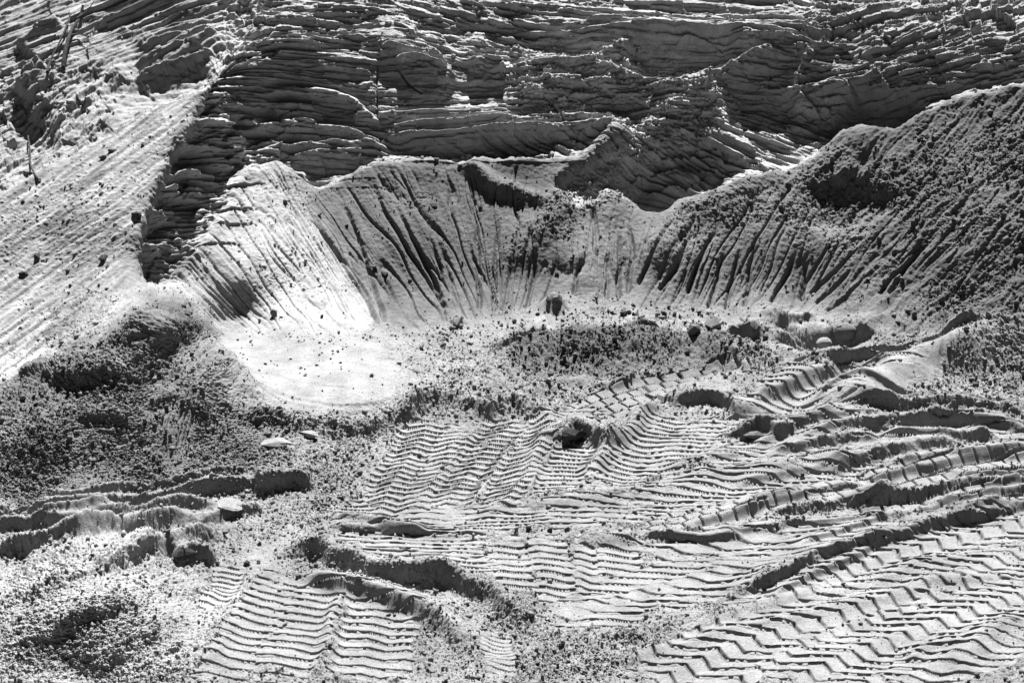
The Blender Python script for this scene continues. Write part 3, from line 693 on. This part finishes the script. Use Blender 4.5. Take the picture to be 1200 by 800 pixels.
cl = .044 * clods(CA / .11, CB / .11, 101, .14) + .030 * clods(CA / .06, CB / .06, 102, .35) * (.3 + big) + .018 * clods(CA / .032, CB / .032, 103, .6) * (.5 + .7 * big)
jag = fbm(A * 9, B * 9, 5, 104, .8)
cl += .030 * (jag - .8 * np.abs(fbm(A * 14 + 3, B * 14, 4, 106, .75)))
H += RG * cl * 1.9
# scattered single crumbs on the smooth sand
sparse = .09 * clods(CA / .12, CB / .12, 141, .05) + .055 * clods(CA / .07, CB / .07, 142, .20) + .03 * clods(CA / .045, CB / .045, 143, .3)
dens = sstep(-.15, .35, fbm(A * 1.4, B * 1.4, 3, 144))
H += (m_talus * .3 + (m_basin + m_fanw) * .35 * dens + m_sand * .25 * dens) * sparse * 1.5 * (1 - SMOOTH)
for k, poly in enumerate([[(985, 140), (1015, 137), (1048, 141), (1040, 165), (1010, 205), (985, 215), (975, 175)], [(1110, 232), (1128, 240), (1060, 310), (1030, 350), (1015, 340), (1060, 285)], [(1030, 240), (1062, 250), (1000, 300), (965, 345), (945, 350), (985, 285)],
                          [(1050, 150), (1120, 112), (1188, 96), (1188, 110), (1120, 135), (1070, 165)], [(1130, 270), (1188, 200), (1200, 215), (1150, 285)], [(905, 195), (935, 180), (950, 190), (925, 215)]]):
    q = mask(poly, 6, 6, 1); RG *= 1 - .9 * q
# close, fine crumbs on freshly pushed sand
FINE = np.maximum.reduce([mask([(575, 402), (640, 380), (700, 376), (850, 382), (920, 415), (850, 434), (700, 446), (600, 446)], 12, 8, 1), .7 * m_heap * (1 - .8 * SL), .6 * m_heap2,
    mask([(520, 800), (620, 758), (720, 732), (860, 704), (1000, 672), (1200, 630), (1200, 676), (1050, 700), (900, 735), (760, 775), (700, 800)], 12, 12, 1), mask([(590, 700), (640, 712), (700, 735), (640, 770), (520, 800), (540, 740)], 12, 12, 1),
    .8 * mask([(600, 592), (700, 575), (800, 556), (1000, 520), (1010, 540), (860, 575), (760, 592), (640, 606)], 10, 10, 1), .35 * mask([(320, 640), (450, 665), (600, 695), (630, 740), (560, 745), (450, 695), (330, 668)], 10, 8, 1),
    .7 * mask([(300, 480), (480, 480), (470, 540), (430, 610), (300, 640), (260, 600)], 14, 10, 1), .8 * mask([(470, 440), (600, 420), (700, 445), (640, 490), (560, 480), (480, 490)], 12, 10, 1),
    .6 * mask([(860, 420), (1000, 425), (1090, 425), (1000, 465), (900, 480), (850, 470)], 10, 10, 1), .8 * mask([(1060, 450), (1130, 425), (1250, 420), (1250, 476), (1080, 474)], 8, 8, 1), .18 * m_rslope * (RG > .35), .4 * LOWL])
FINE *= 1 - WEDGE
FINE *= np.clip(.8 + .8 * fbm(A * 2.3, B * 2.3, 3, 160), .2, 1.2) * (1 - .95 * SMOOTH)
H += .55 * FINE * (.05 * fbm(A * 13, B * 13, 4, 163, .9) - .045 * np.abs(fbm(A * 20, B * 20, 3, 164, .85)) + .04 * clods(CA / .04 + 5, CB / .04, 161, .3) + .018 * clods(CA / .024, CB / .024, 162, .6))
# raked lines where sand has slid
H += SL * .02 * rid(noise((U + .25 * (V - 450)) / 6.0, V / 60, 165), .5)
# down-slope streaks of the talus and of the right slope (they follow the fall of the ground)
def streaks(m, du, dv, wid, ln, am, seed):
    l = math.hypot(du, dv); c, s = du / l, dv / l
    a = U * c + V * s; b = -U * s + V * c + 4 * WN1[0]
    n = noise(a / ln + .4 * WN1[1], b / wid, seed) + .6 * noise(a / (ln * .45), b / (wid * .5), seed + 1)
    H[:] += m * am * n
streaks(m_talus, -240, 170, 4.5, 40, .006, 120)
streaks(LOWL, -200, 170, 5, 40, .02, 121)
streaks(m_rslope, -140, 150, 8, 50, .022, 122)
H += (.004 + .006 * m_sand) * fbm(A * 16, B * 16, 3, 130)
H += m_floor * .05 * fbm(A * 1.1, B * 1.1, 3, 131) * (1 - .5 * m_basin)
H *= 1.0
#@@END

# ------------------------------------------------------------------ build the meshes
P = P0 + N0 * H[:, :, None]
TONE = np.clip(TONE, .08, .88)

def make_mat(name, rough_bump=.35, scale=70.0, speck=.45, tone=None):
    m = bpy.data.materials.new(name); m.use_nodes = True
    nt = m.node_tree; N = nt.nodes; L = nt.links
    b = N['Principled BSDF']; b.inputs['Roughness'].default_value = .95
    b.inputs['Specular IOR Level'].default_value = .15
    at = N.new('ShaderNodeAttribute'); at.attribute_name = 'tone'
    if tone is not None:
        at = N.new('ShaderNodeValue'); at.outputs[0].default_value = tone
    tc = N.new('ShaderNodeTexCoord')
    n1 = N.new('ShaderNodeTexNoise'); n1.inputs['Scale'].default_value = scale; n1.inputs['Detail'].default_value = 4; n1.inputs['Roughness'].default_value = .7
    n2 = N.new('ShaderNodeTexNoise'); n2.inputs['Scale'].default_value = 5.0; n2.inputs['Detail'].default_value = 5
    L.new(tc.outputs['Object'], n1.inputs['Vector']); L.new(tc.outputs['Object'], n2.inputs['Vector'])
    r1 = N.new('ShaderNodeMapRange'); r1.inputs[1].default_value = .3; r1.inputs[2].default_value = .7; r1.inputs[3].default_value = 1 - speck; r1.inputs[4].default_value = 1 + speck * .6
    L.new(n1.outputs[0], r1.inputs[0])
    r2 = N.new('ShaderNodeMapRange'); r2.inputs[1].default_value = .3; r2.inputs[2].default_value = .7; r2.inputs[3].default_value = .85; r2.inputs[4].default_value = 1.1
    L.new(n2.outputs[0], r2.inputs[0])
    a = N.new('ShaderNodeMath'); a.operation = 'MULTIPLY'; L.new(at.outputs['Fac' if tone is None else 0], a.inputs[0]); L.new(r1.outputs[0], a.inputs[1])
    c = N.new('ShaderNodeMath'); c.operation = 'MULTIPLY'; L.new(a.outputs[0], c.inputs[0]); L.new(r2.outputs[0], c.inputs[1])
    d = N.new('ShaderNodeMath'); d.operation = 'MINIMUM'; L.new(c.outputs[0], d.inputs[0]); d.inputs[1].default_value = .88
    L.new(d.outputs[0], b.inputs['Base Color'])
    bp = N.new('ShaderNodeBump'); bp.inputs['Strength'].default_value = rough_bump; bp.inputs['Distance'].default_value = .02
    L.new(n1.outputs[0], bp.inputs['Height']); L.new(bp.outputs[0], b.inputs['Normal'])
    return m
mat_sand = make_mat('sand')
mat_rock = make_mat('sandstone', .4, 60.0, .4)

def add_sheet(name, fmask, mat):
    idx = -np.ones(NV * NU, np.int64)
    ii, jj = np.nonzero(fmask)
    a = ii * NU + jj
    quads = np.stack([a, a + NU, a + NU + 1, a + 1], 1)
    used = np.unique(quads); idx[used] = np.arange(len(used))
    quads = idx[quads]
    me = bpy.data.meshes.new(name)
    me.vertices.add(len(used)); me.vertices.foreach_set('co', P.reshape(-1, 3)[used].astype(np.float32).ravel())
    me.loops.add(quads.size); me.loops.foreach_set('vertex_index', quads.astype(np.int32).ravel())
    me.polygons.add(len(quads)); me.polygons.foreach_set('loop_start', np.arange(0, quads.size, 4, dtype=np.int32))
    me.polygons.foreach_set('loop_total', np.full(len(quads), 4, np.int32))
    me.polygons.foreach_set('use_smooth', np.ones(len(quads), bool))
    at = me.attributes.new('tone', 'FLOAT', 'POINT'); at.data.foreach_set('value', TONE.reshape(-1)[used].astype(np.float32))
    me.materials.append(mat)
    me.update(calc_edges=True)
    o = bpy.data.objects.new(name, me); COL.objects.link(o)
    o['kind'] = 'structure'
    return o
lab = np.where(m_cliff > .5, 2, np.where(m_floor > .5, 0, 1))[:-1, :-1]
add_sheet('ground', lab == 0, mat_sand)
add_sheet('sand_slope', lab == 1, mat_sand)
add_sheet('cliff', lab == 2, mat_rock)

# the land behind the top of the pit
me = bpy.data.meshes.new('terrain')
top = P[0]
back = []
for dy, dz in ((0, 0), (2.0, .15), (12, .4), (900, -6)):
    q = top[::8].copy(); q[:, 1] += dy; q[:, 2] += dz - (.01 if dy == 0 else 0); q[:, 0] *= (1 + dy / 60.0); back.append(q)
n = len(back[0]); vv = np.concatenate(back)
fs = [(r * n + k, r * n + k + 1, (r + 1) * n + k + 1, (r + 1) * n + k) for r in range(3) for k in range(n - 1)]
me.from_pydata(vv.tolist(), [], fs); me.materials.append(mat_sand)
at = me.attributes.new('tone', 'FLOAT', 'POINT'); at.data.foreach_set('value', np.full(len(vv), .4, np.float32))
o = bpy.data.objects.new('terrain', me); COL.objects.link(o); o['kind'] = 'structure'
#@@OBJECTS
# ================================================================== loose things lying on the surface
import bmesh
P_N = normals(P)
if P_N[NV // 2, NU // 2, 2] < 0: P_N = -P_N
pd = P[:, :, 1] * cosP - (P[:, :, 2] - CAM_Z) * sinP
PU = (600 + FPX * P[:, :, 0] / pd).astype(np.float32)
PV = (400 - FPX * (P[:, :, 1] * sinP + (P[:, :, 2] - CAM_Z) * cosP) / pd).astype(np.float32)
def surf(u, v):
    """the nearest ground seen in that direction"""
    i0 = np.searchsorted(va, v - 70); i1 = np.searchsorted(va, v + 70); j0 = np.searchsorted(ua, u - 40); j1 = np.searchsorted(ua, u + 40)
    e = np.hypot(PU[i0:i1, j0:j1] - u, PV[i0:i1, j0:j1] - v)
    ok = e < max(1.6, e.min() + .3)
    k = np.argmin(np.where(ok, pd[i0:i1, j0:j1], 1e9)); i, j = np.unravel_index(k, e.shape); i += i0; j += j0
    return Vector(P[i, j]), Vector(P_N[i, j]), float(PPM[i, j])
mat_stone = make_mat('damp_stone', .5, 45, .4, tone=.13)
mat_pale = make_mat('pale_stone', .6, 40, .5, tone=.27)
mat_dark = make_mat('dark_stone', .5, 45, .4, tone=.05)
mat_wood = make_mat('dead_wood', .6, 30, .5, tone=.04)

def rock_mesh(name, seed, sx, sy, sz, mat, n=22, round_=0.0):
    """an angular lump: the hull of scattered points, with chipped faces"""
    r = random.Random(seed)
    bm = bmesh.new()
    for k in range(n):
        z = r.uniform(-1, 1); a = r.uniform(0, 6.283); q = math.sqrt(1 - z * z); w = r.uniform(.78 + .2 * round_, 1.0)
        bm.verts.new((q * math.cos(a) * w, q * math.sin(a) * w, z * w))
    bmesh.ops.convex_hull(bm, input=bm.verts)
    for v in [v for v in bm.verts if not v.link_faces]: bm.verts.remove(v)
    bmesh.ops.triangulate(bm, faces=bm.faces)
    bmesh.ops.subdivide_edges(bm, edges=bm.edges, cuts=1 if n < 30 else 2, use_grid_fill=True)
    for v in bm.verts:
        d = 1 + r.uniform(-.05, .04)
        if round_: v.co = v.co.lerp(v.co.normalized(), round_)
        v.co *= d
        v.co.x *= sx; v.co.y *= sy; v.co.z *= sz
    me = bpy.data.meshes.new(name); bm.to_mesh(me); bm.free()
    if round_:
        for p in me.polygons: p.use_smooth = True
    me.materials.append(mat)
    return me
def put(name, me, u, v, size_px, label, cat, group=None, sink=.25, rot=None, tilt=0):
    p, n, ppm = surf(u, v)
    o = bpy.data.objects.new(name, me); COL.objects.link(o)
    s = size_px / ppm * .5
    o.scale = (s, s, s)
    low = -min(v.co.z for v in me.vertices); o.location = p + Vector((0, 0, s * low * (1 - 2 * sink) * .8))
    o.rotation_euler = (tilt, tilt * .5, rng.uniform(0, 6.28) if rot is None else rot)
    o['label'] = label; o['category'] = cat; o['kind'] = 'thing'
    if group: o['group'] = group
    return o

# single stones one can point at
put('stone', rock_mesh('stone', 3, 1.0, .8, 1.0, mat_dark, 12), 450, 322, 11, 'lone dark wedge shaped stone stuck in the middle of the fluted grey sand wall', 'stone', sink=.3)
put('stone', rock_mesh('stone', 4, 1.1, .8, .9, mat_stone, 16), 321, 367, 14, 'dark stone with a sunlit top at the foot of the bright sand chute', 'stone')
put('stone', rock_mesh('stone', 5, 1.0, .8, .8, mat_dark, 12), 378, 371, 7, 'small dark stone lying low on the bright sand chute', 'stone')
put('stone', rock_mesh('stone', 6, 1.0, .8, .8, mat_dark, 12), 279, 306, 6, 'tiny dark stone high on the bright sand chute beside the layered spur', 'stone')
put('stone', rock_mesh('stone', 7, 1.2, .8, .8, mat_dark, 14), 508, 240, 10, 'dark stone under the crumbly patch near the top of the fluted wall', 'stone')
put('boulder', rock_mesh('boulder', 8, 1.15, .9, .8, mat_pale, 40, .75), 965, 404, 18, 'smooth rounded pale boulder lying in the dark hollow at the foot of the right bank', 'boulder', sink=.2)
put('boulder', rock_mesh('boulder', 9, 1.2, 1.0, .9, mat_stone, 40, .5), 990, 392, 26, 'large grey lump behind the rounded pale boulder below the right bank', 'boulder', sink=.35)
put('boulder', rock_mesh('boulder', 10, 1.2, .9, .9, mat_stone, 18), 655, 352, 13, 'rounded boulder topping the small rubble cone at the foot of the wall', 'boulder')
put('stone', rock_mesh('stone', 11, 1.1, .8, .9, mat_dark, 14), 641, 353, 10, 'dark stone just left of the boulder on the small rubble cone', 'stone')
put('block', rock_mesh('block', 12, 1.1, .8, .9, mat_pale, 14), 536, 378, 18, 'pale wedge shaped block at the foot of the fluted wall right of the bright chute', 'block', sink=.35, rot=.6, tilt=.25)
put('boulder', rock_mesh('boulder', 13, 1.2, .9, .8, mat_dark, 16), 730, 367, 10, 'biggest dark lump in the row of stones below the narrow scalloped bank', 'boulder')
put('stone', rock_mesh('stone', 14, 1, .8, .8, mat_dark, 14), 748, 372, 7, 'small dark stone right beside the biggest dark lump below the scalloped bank', 'stone')
put('stone', rock_mesh('stone', 15, 1.1, .8, .8, mat_dark, 14), 779, 369, 9, 'dark stone alone on the pale shelf below the fluted right bank', 'stone')
put('stone', rock_mesh('stone', 16, 1, .9, .7, mat_dark, 14), 708, 380, 6, 'small dark stone on the pale shelf just behind the dark broad berm', 'stone')
for k, (u, v, sz, lab) in enumerate([(812, 388, 24, 'broken block at the left end of the dark ledge below the right bank'), (838, 381, 30, 'largest angular block of the dark broken ledge below the right bank'),
                                     (858, 386, 20, 'squat block between the largest angular block and the right end of the dark ledge'), (885, 384, 22, 'pale topped block at the right end of the dark broken ledge')]):
    put('block', rock_mesh('block', 20 + k, 1.2, .8, .7, mat_stone, 12), u, v, sz, lab, 'block', sink=.3)
put('clod', rock_mesh('clod', 30, 1.4, .9, .8, mat_dark, 12), 670, 512, 30, 'large dark smooth sided clod between the tyre prints in mid ground', 'clod', sink=.3, rot=.3)
put('clod', rock_mesh('clod', 31, 1.5, .8, .6, mat_stone, 14), 884, 512, 22, 'dark flat clod on the smooth track below the pale wedge of sand', 'clod', sink=.3, rot=.1)
put('clod', rock_mesh('clod', 32, 1, .8, 1, mat_dark, 10), 646, 622, 9, 'small pointed dark clod on the ridge between two bands of tyre prints', 'clod')
put('clod', rock_mesh('clod', 33, 1.5, .9, .8, mat_dark, 14), 217, 650, 22, 'dark clod beside the crest of the pale heap in the bottom left corner', 'clod', sink=.35, rot=.2)
put('clod', rock_mesh('clod', 34, 1.3, .9, .8, mat_dark, 14), 290, 659, 9, 'small dark clod at the head of the chevron tyre prints', 'clod')
put('slab', rock_mesh('slab', 35, 1.3, .9, .25, mat_pale, 16), 270, 590, 34, 'flat pale cracked slab lying below the dark ruts at the left', 'slab', sink=.35, rot=.4, tilt=.2)
put('slab', rock_mesh('slab', 36, 1.4, .8, .35, mat_pale, 16), 324, 519, 32, 'flat white slab of dry sand below the lip of the smooth basin', 'slab', sink=.35, rot=.1)
put('slab', rock_mesh('slab', 37, 1.3, .8, .4, mat_pale, 16), 360, 508, 22, 'pale slab tilted beside the flat white slab under the basin lip', 'slab', sink=.35, rot=-.3)
for (u, v, sz, lab) in [(131, 176, 11, 'grey stone high on the pale left slope nearest to the layered spur'), (120, 184, 10, 'grey stone just below and left of the highest stone on the pale left slope'), (45, 211, 9, 'dark stone at the lower end of the bent dead stick'),
                        (45, 300, 12, 'long dark stone halfway down the pale left slope near the picture edge'), (28, 322, 13, 'dark stone in the lowest rubble streak of the pale left slope'), (160, 252, 14, 'dark lump on the crest of the spur above the white gully'),
                        (122, 303, 15, 'dark lump at the foot of the pale left slope above the white gully')]:
    put('stone', rock_mesh('stone', int(u * 7 + v), 1.2, .8, .7, mat_dark if sz > 11 else mat_stone, 14), u, v, sz, lab, 'stone')

# scattered crumbs: one mesh of each make, copied
protos = [rock_mesh('crumb', 60 + k, random.Random(k).uniform(.9, 1.4), .8, random.Random(k + 9).uniform(.6, 1), mat_dark if k % 3 else mat_stone, 11) for k in range(6)]
def scatter(n, poly, lo, hi, label, group, name='crumb', cat='clod'):
    pts = np.array(poly, float); k = 0; r = np.random.RandomState(n + int(pts[0, 0]))
    while k < n:
        u = r.uniform(pts[:, 0].min(), pts[:, 0].max()); v = r.uniform(pts[:, 1].min(), pts[:, 1].max())
        ins = False; j = len(pts) - 1
        for i in range(len(pts)):
            if (pts[i, 1] > v) != (pts[j, 1] > v) and u < (pts[j, 0] - pts[i, 0]) * (v - pts[i, 1]) / (pts[j, 1] - pts[i, 1]) + pts[i, 0]: ins = not ins
            j = i
        if not ins: continue
        put(name, protos[r.randint(6)], u, v, lo + (hi - lo) * r.rand() ** 2.5, label, cat, group, sink=.2, tilt=r.uniform(-.3, .3)); k += 1
scatter(60, [(250, 392), (330, 382), (420, 396), (400, 440), (330, 445), (262, 420)], 2.5, 6, 'small dark crumb of sand on the smooth white basin floor', 'crumbs on the white basin floor')
scatter(45, [(30, 200), (130, 145), (230, 110), (190, 200), (150, 300), (60, 370), (15, 420)], 2.5, 7, 'small dark clod on the pale slope left of the layered spur', 'clods on the pale left slope')
scatter(64, [(560, 370), (640, 358), (760, 356), (900, 366), (950, 378), (740, 384), (600, 388)], 3, 8, 'small dark clod on the pale shelf at the foot of the fluted wall', 'clods at the foot of the fluted wall')
scatter(50, [(20, 690), (110, 645), (180, 670), (230, 710), (200, 780), (20, 780)], 3, 8, 'small dark clod on the pale heap in the bottom left corner', 'clods on the bottom left heap')

# loose grit and clods too many to count, lying where the sand is broken up
def gravel(n):
    r = np.random.RandomState(11)
    dens = np.clip(.10 + .55 * RG + .9 * FINE + .8 * RUB + .5 * m_rslope * (RG > .25), 0, 1.6) * (1 - .93 * SMOOTH) * (1 - .75 * m_cliff * (1 - RUB)) * (1 - .9 * m_basin) * (1 - .75 * m_talus) * (1 - .55 * m_sand) * (1 - .97 * WEDGE) * (1 - .5 * m_heap2)
    dens *= np.clip(.55 + 1.4 * fbm(A * 2.1, B * 2.1, 4, 170), .04, 2)
    dens = dens * (U > -150) * (U < 1350) * (V > 0) * (V < 840)
    cum = np.cumsum(dens.ravel().astype(np.float64)); pick = np.searchsorted(cum, r.rand(n) * cum[-1])
    pos = P.reshape(-1, 3)[pick] + r.uniform(-.006, .006, (n, 3)); ppm = PPM.ravel()[pick]
    size = np.clip(1.5 * r.rand(n) ** -.45, 1.5, 8.5) / ppm * .5
    size *= np.where(m_cliff.ravel()[pick] > .5, .8, 1)
    pos[:, 2] += size * .25
    q = r.normal(size=(n, 4)); q /= np.linalg.norm(q, axis=1, keepdims=True)
    w, x, y, z = q.T
    M = np.stack([1 - 2 * (y * y + z * z), 2 * (x * y - z * w), 2 * (x * z + y * w), 2 * (x * y + z * w), 1 - 2 * (x * x + z * z), 2 * (y * z - x * w), 2 * (x * z - y * w), 2 * (y * z + x * w), 1 - 2 * (x * x + y * y)], 1).reshape(n, 3, 3)
    tone = np.clip(TONE.ravel()[pick] * r.uniform(.55, 1.05, n), .05, .4)
    V_, F_, T_ = [], [], []; off = 0
    for k in range(8):
        bm = bmesh.new(); rr = random.Random(500 + k); sc = (rr.uniform(.9, 1.6), rr.uniform(.7, 1.2), rr.uniform(.55, .95))
        for j in range(10):
            zz = rr.uniform(-1, 1); a = rr.uniform(0, 6.283); h = math.sqrt(1 - zz * zz)
            q = rr.uniform(.6, 1.05); bm.verts.new((h * math.cos(a) * sc[0] * q, h * math.sin(a) * sc[1] * q, zz * sc[2] * q))
        bmesh.ops.convex_hull(bm, input=bm.verts)
        for v in [v for v in bm.verts if not v.link_faces]: bm.verts.remove(v)
        bmesh.ops.triangulate(bm, faces=bm.faces); bm.verts.index_update()
        co = np.array([v.co[:] for v in bm.verts]); fa = np.array([[v.index for v in f.verts] for f in bm.faces]); bm.free()
        sel = np.arange(k, n, 8)
        vv = np.einsum('nij,vj->nvi', M[sel], co) * size[sel, None, None] + pos[sel, None, :]
        V_.append(vv.reshape(-1, 3)); T_.append(np.repeat(tone[sel], len(co)))
        F_.append((fa[None] + (np.arange(len(sel)) * len(co))[:, None, None]).reshape(-1, 3) + off); off += len(sel) * len(co)
    V_ = np.concatenate(V_); F_ = np.concatenate(F_); T_ = np.concatenate(T_)
    me = bpy.data.meshes.new('gravel')
    me.vertices.add(len(V_)); me.vertices.foreach_set('co', V_.astype(np.float32).ravel())
    me.loops.add(F_.size); me.loops.foreach_set('vertex_index', F_.astype(np.int32).ravel())
    me.polygons.add(len(F_)); me.polygons.foreach_set('loop_start', np.arange(0, F_.size, 3, dtype=np.int32)); me.polygons.foreach_set('loop_total', np.full(len(F_), 3, np.int32))
    at = me.attributes.new('tone', 'FLOAT', 'POINT'); at.data.foreach_set('value', T_.astype(np.float32))
    me.materials.append(mat_sand); me.update(calc_edges=True)
    o = bpy.data.objects.new('gravel', me); COL.objects.link(o); o['kind'] = 'stuff'
gravel(56000)

# dead wood at the upper left
def stick(name, pts, r0, r1, parent=None, lift=.05):
    q = []
    for (u, v) in pts:
        p, n, ppm = surf(u, v); q.append(p + Vector((0, -lift, lift * .6)))
    cu = smooth_line([tuple(x) for x in q], 6) if len(q) > 2 else np.array(q)
    bm = bmesh.new(); rings = []
    r = random.Random(len(pts) + int(pts[0][0]))
    for k, c in enumerate(cu):
        t = k / (len(cu) - 1); rad = (r0 + (r1 - r0) * t) * r.uniform(.85, 1.15)
        d = Vector(cu[min(k + 1, len(cu) - 1)]) - Vector(cu[max(k - 1, 0)])
        d.normalize(); a = d.orthogonal().normalized(); b = d.cross(a)
        rings.append([bm.verts.new(Vector(c) + (a * math.cos(x * 1.0472) + b * math.sin(x * 1.0472)) * rad) for x in range(6)])
    for k in range(len(rings) - 1):
        for x in range(6): bm.faces.new((rings[k][x], rings[k][(x + 1) % 6], rings[k + 1][(x + 1) % 6], rings[k + 1][x]))
    bm.faces.new(rings[0][::-1]); bm.faces.new(rings[-1])
    me = bpy.data.meshes.new(name); bm.to_mesh(me); bm.free(); me.materials.append(mat_wood)
    for p in me.polygons: p.use_smooth = True
    o = bpy.data.objects.new(name, me); COL.objects.link(o)
    if parent: o.parent = parent
    return o
t = stick('dead_tree', [(99, 8), (95, 20), (87, 34), (82, 50), (78, 66), (74, 82)], .020, .030)
t['label'] = 'thin dead tree lying dark and bare against the rocks at upper left'; t['category'] = 'dead tree'
stick('branch', [(83, 24), (77, 40), (70, 57), (62, 72), (57, 86)], .010, .018, t)
stick('branch', [(84, 44), (92, 42), (103, 44), (109, 54)], .014, .007, t, .08)
stick('branch', [(92, 26), (104, 16), (112, 4)], .014, .007, t, .08)
t = stick('dead_branch', [(35, 160), (36, 178), (38, 194), (46, 210)], .010, .014)
t['label'] = 'bent dead stick with its foot by a dark stone on the pale left slope'; t['category'] = 'branch'
